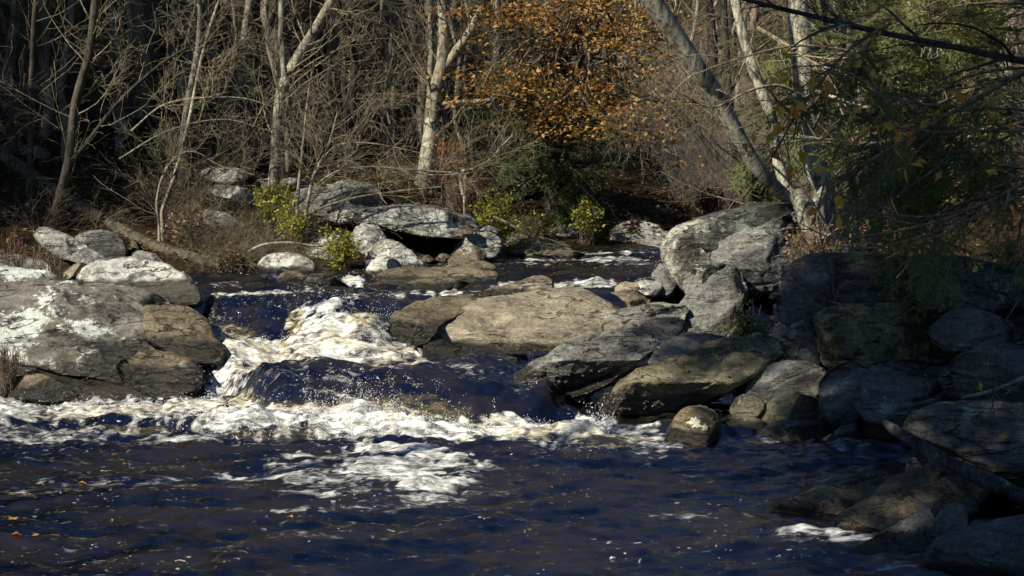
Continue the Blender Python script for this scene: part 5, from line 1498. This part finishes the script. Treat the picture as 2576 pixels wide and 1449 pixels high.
log('long fallen trunk lying down the bank to the water', [(-60, 340), (60, 430), (180, 510), (270, 560), (350, 605), (450, 640), (560, 668)], (29, 25.2), (38, 36, 34, 26), 1, 'log', forks=[([(300, 575), (330, 600), (345, 640)], (26, 18)), ([(400, 650), (450, 668), (500, 678)], (16, 10))])
log('silvered driftwood log wedged under the great boulder', [(2215, 1055), (2250, 1080), (2320, 1125), (2420, 1180), (2520, 1225), (2680, 1300)], (11.9, 10.6), (14, 34, 40, 46), 2, 'drift')
log('dead pale branch fallen beside the yellow bush', [(1240, 545), (1290, 568), (1330, 590)], (27, 27), (9, 7), 3, 'twig', 'fallen_branch')
log('bleached branch lying over the brush', [(590, 660), (650, 620), (720, 610), (800, 618), (850, 600)], (25.2, 25.4), (8, 4), 4, 'bark_white', 'fallen_branch')
log('fallen grey branch on the stepped cliff', [(2420, 1000), (2490, 985), (2580, 950)], (13.6, 13.2), (9, 12), 5, 'bark_pale', 'fallen_branch')

# ------------------------------------------------------------------ fallen leaves
rs = np.random.RandomState(5)
n = 46000
Yv = 23 + 27 * rs.uniform(0, 1, n) ** 1.3; pxv = rs.uniform(-60, 2600, n)
x = (pxv - 1288) / FPX * Yv
dd = Yv - ybank(x); ok = (dd > .5) | ((x - xright(Yv)) > .5)
x2 = rs.uniform(2.5, 7, 9000); y2 = rs.uniform(9, 24, 9000); ok2 = (x2 - xright(y2)) > .35
x = np.concatenate([x[ok], x2[ok2]]); y = np.concatenate([Yv[ok], y2[ok2]])
pos = np.stack([x, y, H(x, y) + .015], -1)
g = Geo(); leaves(g, pos, rs, np.clip(.0032 * y, .03, .11), .65, flat=.75, fold=.4)
for key, nl in [('thick leaf littered', 160), ('broad grey slab', 30), ('huge sunlit tan', 22), ('flat wet rock', 26), ('humped brown', 14), ('leaf strewn', 260), ('layered boulder', 30), ('knobbly', 40), ('dark wall', 60), ('long low tan', 40), ('layered grey shelf', 60), ('upper pale slab', 50), ('massive pale', 40), ('low tan ledge', 30), ('layered grey slab', 16), ('golden sunlit', 8), ('grey boulder in', 10), ('stepped cliff', 40), ('low bedded', 20), ('dark slab leaning', 20), ('upright squared', 20), ('grey gritty', 20)]:
    for lb, (rv, rn) in SURF.items():
        if lb.startswith(key):
            wgt = np.where(rn[:, 2] > .55, 1.0, 0) * np.clip(fbm(rv * 2.2 + 3, 3) + .1, 0.001, 1) ** 2
            ix = rs.choice(len(rv), nl, p=wgt / wgt.sum())
            p_ = rv[ix] + rn[ix] * .012
            leaves(g, p_, rs, np.clip(.0028 * p_[:, 1], .03, .09), .65, flat=.8, fold=.4)
tag(g.build('leaf_litter', M['litter'], None, smooth=False), None, None, kind='stuff')

# leaves adrift on the pool
def adrift(px, py, s, mat, label, seed, parts=5):
    rs = np.random.RandomState(seed)
    c = P(px, py, WY(py, 0.0)); z, _, _ = water_z(np.array([c[0]]), np.array([c[1]])); c[2] = z[0] + .012
    k = 22; th = np.linspace(0, 2 * PI, k, endpoint=False)
    r = s * (.55 + .45 * np.abs(np.cos(th * parts * .5 + .3))) * (1 + .12 * rs.normal(size=k))
    rot = rs.uniform(0, 6.28)
    V = np.stack([r * np.cos(th + rot), .7 * r * np.sin(th + rot), .25 * s * (r / s) ** 2 * np.cos(2 * th)], -1)
    V = np.concatenate([[[0, 0, 0]], V]) + c
    F = np.stack([np.zeros(k, int), 1 + np.arange(k), 1 + (np.arange(k) + 1) % k], -1)
    o = mk('floating_leaf', V, [F], M[mat], smooth=False, attrs={'rnd': np.full(k + 1, rs.uniform(0, 1))}, origin=c)
    tag(o, label, 'leaf')


for k, (px, py, s, mt, lb) in enumerate([
    (180, 1246, .075, 'leaf_gold', 'large curled golden leaf floating alone on the left of the pool'), (205, 1212, .05, 'leaf_gold', 'golden leaf among foam flecks beyond the large curled leaf'), (70, 1250, .035, 'leaf_orange', 'small orange leaf near the left edge of the pool'),
    (35, 1308, .07, 'leaf_orange', 'orange oak leaf at the left edge of the pool'), (80, 1345, .09, 'leaf_gold', 'wide golden leaf half sunk at lower left'), (140, 1352, .07, 'leaf_orange', 'orange leaf touching the wide golden leaf'), (40, 1365, .06, 'leaf_rust', 'rust leaf below the wide golden leaf'),
    (320, 1385, .05, 'leaf_gold', 'yellow leaf drifting by itself near the bottom left'), (425, 1262, .05, 'leaf_orange', 'thin orange leaf seen edge on in mid pool'), (315, 1173, .04, 'leaf_orange', 'far orange leaf on dark water left of the foam'), (990, 1148, .05, 'leaf_rust', 'brown leaf caught in the foam patch'), (1345, 1168, .05, 'leaf_orange', 'orange leaf right of the foam patch'),
    (730, 1300, .04, 'leaf_gold', 'small golden leaf below the foam patch'), (1900, 1118, .05, 'leaf_rust', 'dull leaf drifting beside the upright boulder')]):
    adrift(px, py, s * .68, mt, lb, 40 + k)
# (x, y) on the ground where a crown's shadow falls, crown height, size
SHADE = [(4.4, 10.6, 13.8, .95), (3.6, 7.6, 13.8, .95), (6.8, 12.6, 13.8, 1.0), (5.4, 15.2, 13.8, .95), (9.8, 15, 13.8, 1.05), (6.4, 9.0, 13.8, 1.0), (-6.2, 31.5, 13, .9), (-4.6, 33.4, 13, .8), (-8.6, 27.2, 13, .8),
         (-12, 26, 13, 1.0), (-10, 29.5, 13, 1.0), (-9, 34, 13, 1.1), (-13, 36, 13, 1.1), (-5, 35.5, 13, 1.0), (-2, 38.5, 13, 1.0), (-7, 31.5, 13, .9), (-11, 40, 13, 1.2), (-8, 42, 13, 1.2), (-3, 46, 14, 1.2), (-17, 33, 13, 1.1), (-15, 28, 13, 1.1)]

# ------------------------------------------------------------------ evergreens of the woods: trunk below, crown high above the picture
def evergreen(label, group, rs, height, r, c0, rad, nleaf, mat='bark_dark', name='evergreen_tree', size=.42):
    root = empty(name, (0, 200, 0), label, 'tree', group)
    n = 14; t = np.linspace(0, 1, n)
    path = np.stack([0.1 * np.sin(t * 3), 0.1 * np.cos(t * 4) - .1, t * (height + .5) - .5], -1)
    rr = r * np.interp(t, [0, .05, .1, 1], [1.4, 1.1, 1, .15])
    g = Geo(); g.add(*bark_tube(path, rr, rs, 9)); g.build('trunk', M[mat], None).parent = root
    c = Geo()
    l1, r1 = grow(path[None], rr[None], 60, rs, c0 / height, 1, (rad * .7, rad * 1.15), (1.2, 1.6), 0, .08, 7, .4, .01, sag=.1)
    ld, rd = grow(path[None], rr[None], 64, rs, .06, c0 / height, (.4, 2.0), (1.2, 1.7), 0, .12, 6, .22, .007)
    c.add(*tubes(l1, r1, 4)); c.add(*tubes(ld, rd, 4))
    l2, r2 = grow(ld, rd, 220, rs, .2, 1, (.2, .7), (.4, 1.0), 0, .15, 4, .6, .005); c.add(*tubes(l2, r2, 3))
    c.build('crown', M['twig' if mat == 'bark_grey' else 'twig_dark'], None).parent = root
    lf = Geo(); pos = on_lines(l1, rs, nleaf, .2) + rs.normal(size=(nleaf, 3)) * np.array([.28, .28, .12])
    leaves(lf, pos, rs, size, .5, flat=.5, droop=.2)
    lf.build('foliage', M['needle'], None, smooth=False).parent = root
    return root


EG = [evergreen(l, 'tall evergreens in the far woods, kind %s' % 'abc'[k], np.random.RandomState(500 + k), h, r, c0, rad, n, m) for k, (l, h, r, c0, rad, n, m) in enumerate([
    ('tall dark trunk of an evergreen in the far woods, its crown above the picture', 12.5, .19, 6.8, 3.0, 2200, 'bark_dark'),
    ('tall grey trunk of an evergreen with dead lower branches in the far woods', 12, .14, 6.5, 2.6, 1900, 'bark_grey'),
    ('slim dark evergreen trunk in the far woods with many dead twigs', 11, .10, 6.2, 2.2, 1500, 'bark_dark')])]
rs = np.random.RandomState(33); eused = [False] * 3; pl = []
n_ = 0; tries = 0
while n_ < 110 and tries < 4000:
    tries += 1
    y = 30.5 + 32 * rs.uniform() ** 1.3; x = rs.uniform(-.40 * y - 4, .30 * y)
    d = y - float(ybank(x))
    if d < 6: continue
    px, py = proj(np.array([x, y, 3.0]))
    if px > 1440: continue
    hh = np.arange(4, 13, 1.5); lx, ly = x + 1.06 * hh, y + .8 * hh
    if np.any((1400 < 1288 + FPX * lx / ly) & (1288 + FPX * lx / ly < 2050) & (35 < ly) & (ly < 66)): continue
    if any((x - a) ** 2 + (y - b) ** 2 < 2.0 for a, b in pl): continue
    pl.append((x, y)); n_ += 1
    k = n_ % 3; loc = ground_pt(x, y); rz = rs.uniform(0, 6.28); sc = rs.uniform(.9, 1.15)
    if not eused[k]:
        EG[k].location = loc; EG[k].rotation_euler = (0, 0, rz); eused[k] = True
    else:
        dup(EG[k], loc, rz, sc)

# trees of the near left shore, outside the picture, that shade the right bank and the woods on the left
k = 0
SH = evergreen('tall evergreen on the near left shore outside the picture', 'evergreens on the near left shore', np.random.RandomState(600), 17, .2, 11.0, 2.5, 5200, 'bark_dark', 'evergreen_tree', .34)
first = True
for (lx, ly, hc, sc) in SHADE:
    hc = 13.7 * sc if lx > 0 else hc
    x = lx + SUN_DIR[0] * hc / math.tan(SUN_EL); y = ly + SUN_DIR[1] * hc / math.tan(SUN_EL)
    loc = ground_pt(x, y); loc[2] = min(loc[2], 3.0)
    s_ = sc
    if first:
        SH.location = loc; SH.scale = (s_,) * 3; first = False
    else:
        dup(SH, loc, k * 1.3, s_)
    k += 1
S2 = evergreen('high crowned slim evergreen on the near left shore outside the picture', 'slim evergreens on the near left shore', np.random.RandomState(601), 17, .15, 13.4, 1.9, 3000, 'bark_dark', 'evergreen_tree', .3)
for k, (lx, ly) in enumerate([(4.9, 16.3), (4.5, 18.4)]):
    loc = ground_pt(lx + SUN_DIR[0] * 15.2 / math.tan(SUN_EL), ly + SUN_DIR[1] * 15.2 / math.tan(SUN_EL))
    if k == 0: S2.location = loc
    else: dup(S2, loc, 1.0, 1.0)
print("objects", len(bpy.data.objects), "rocks", NROCK)
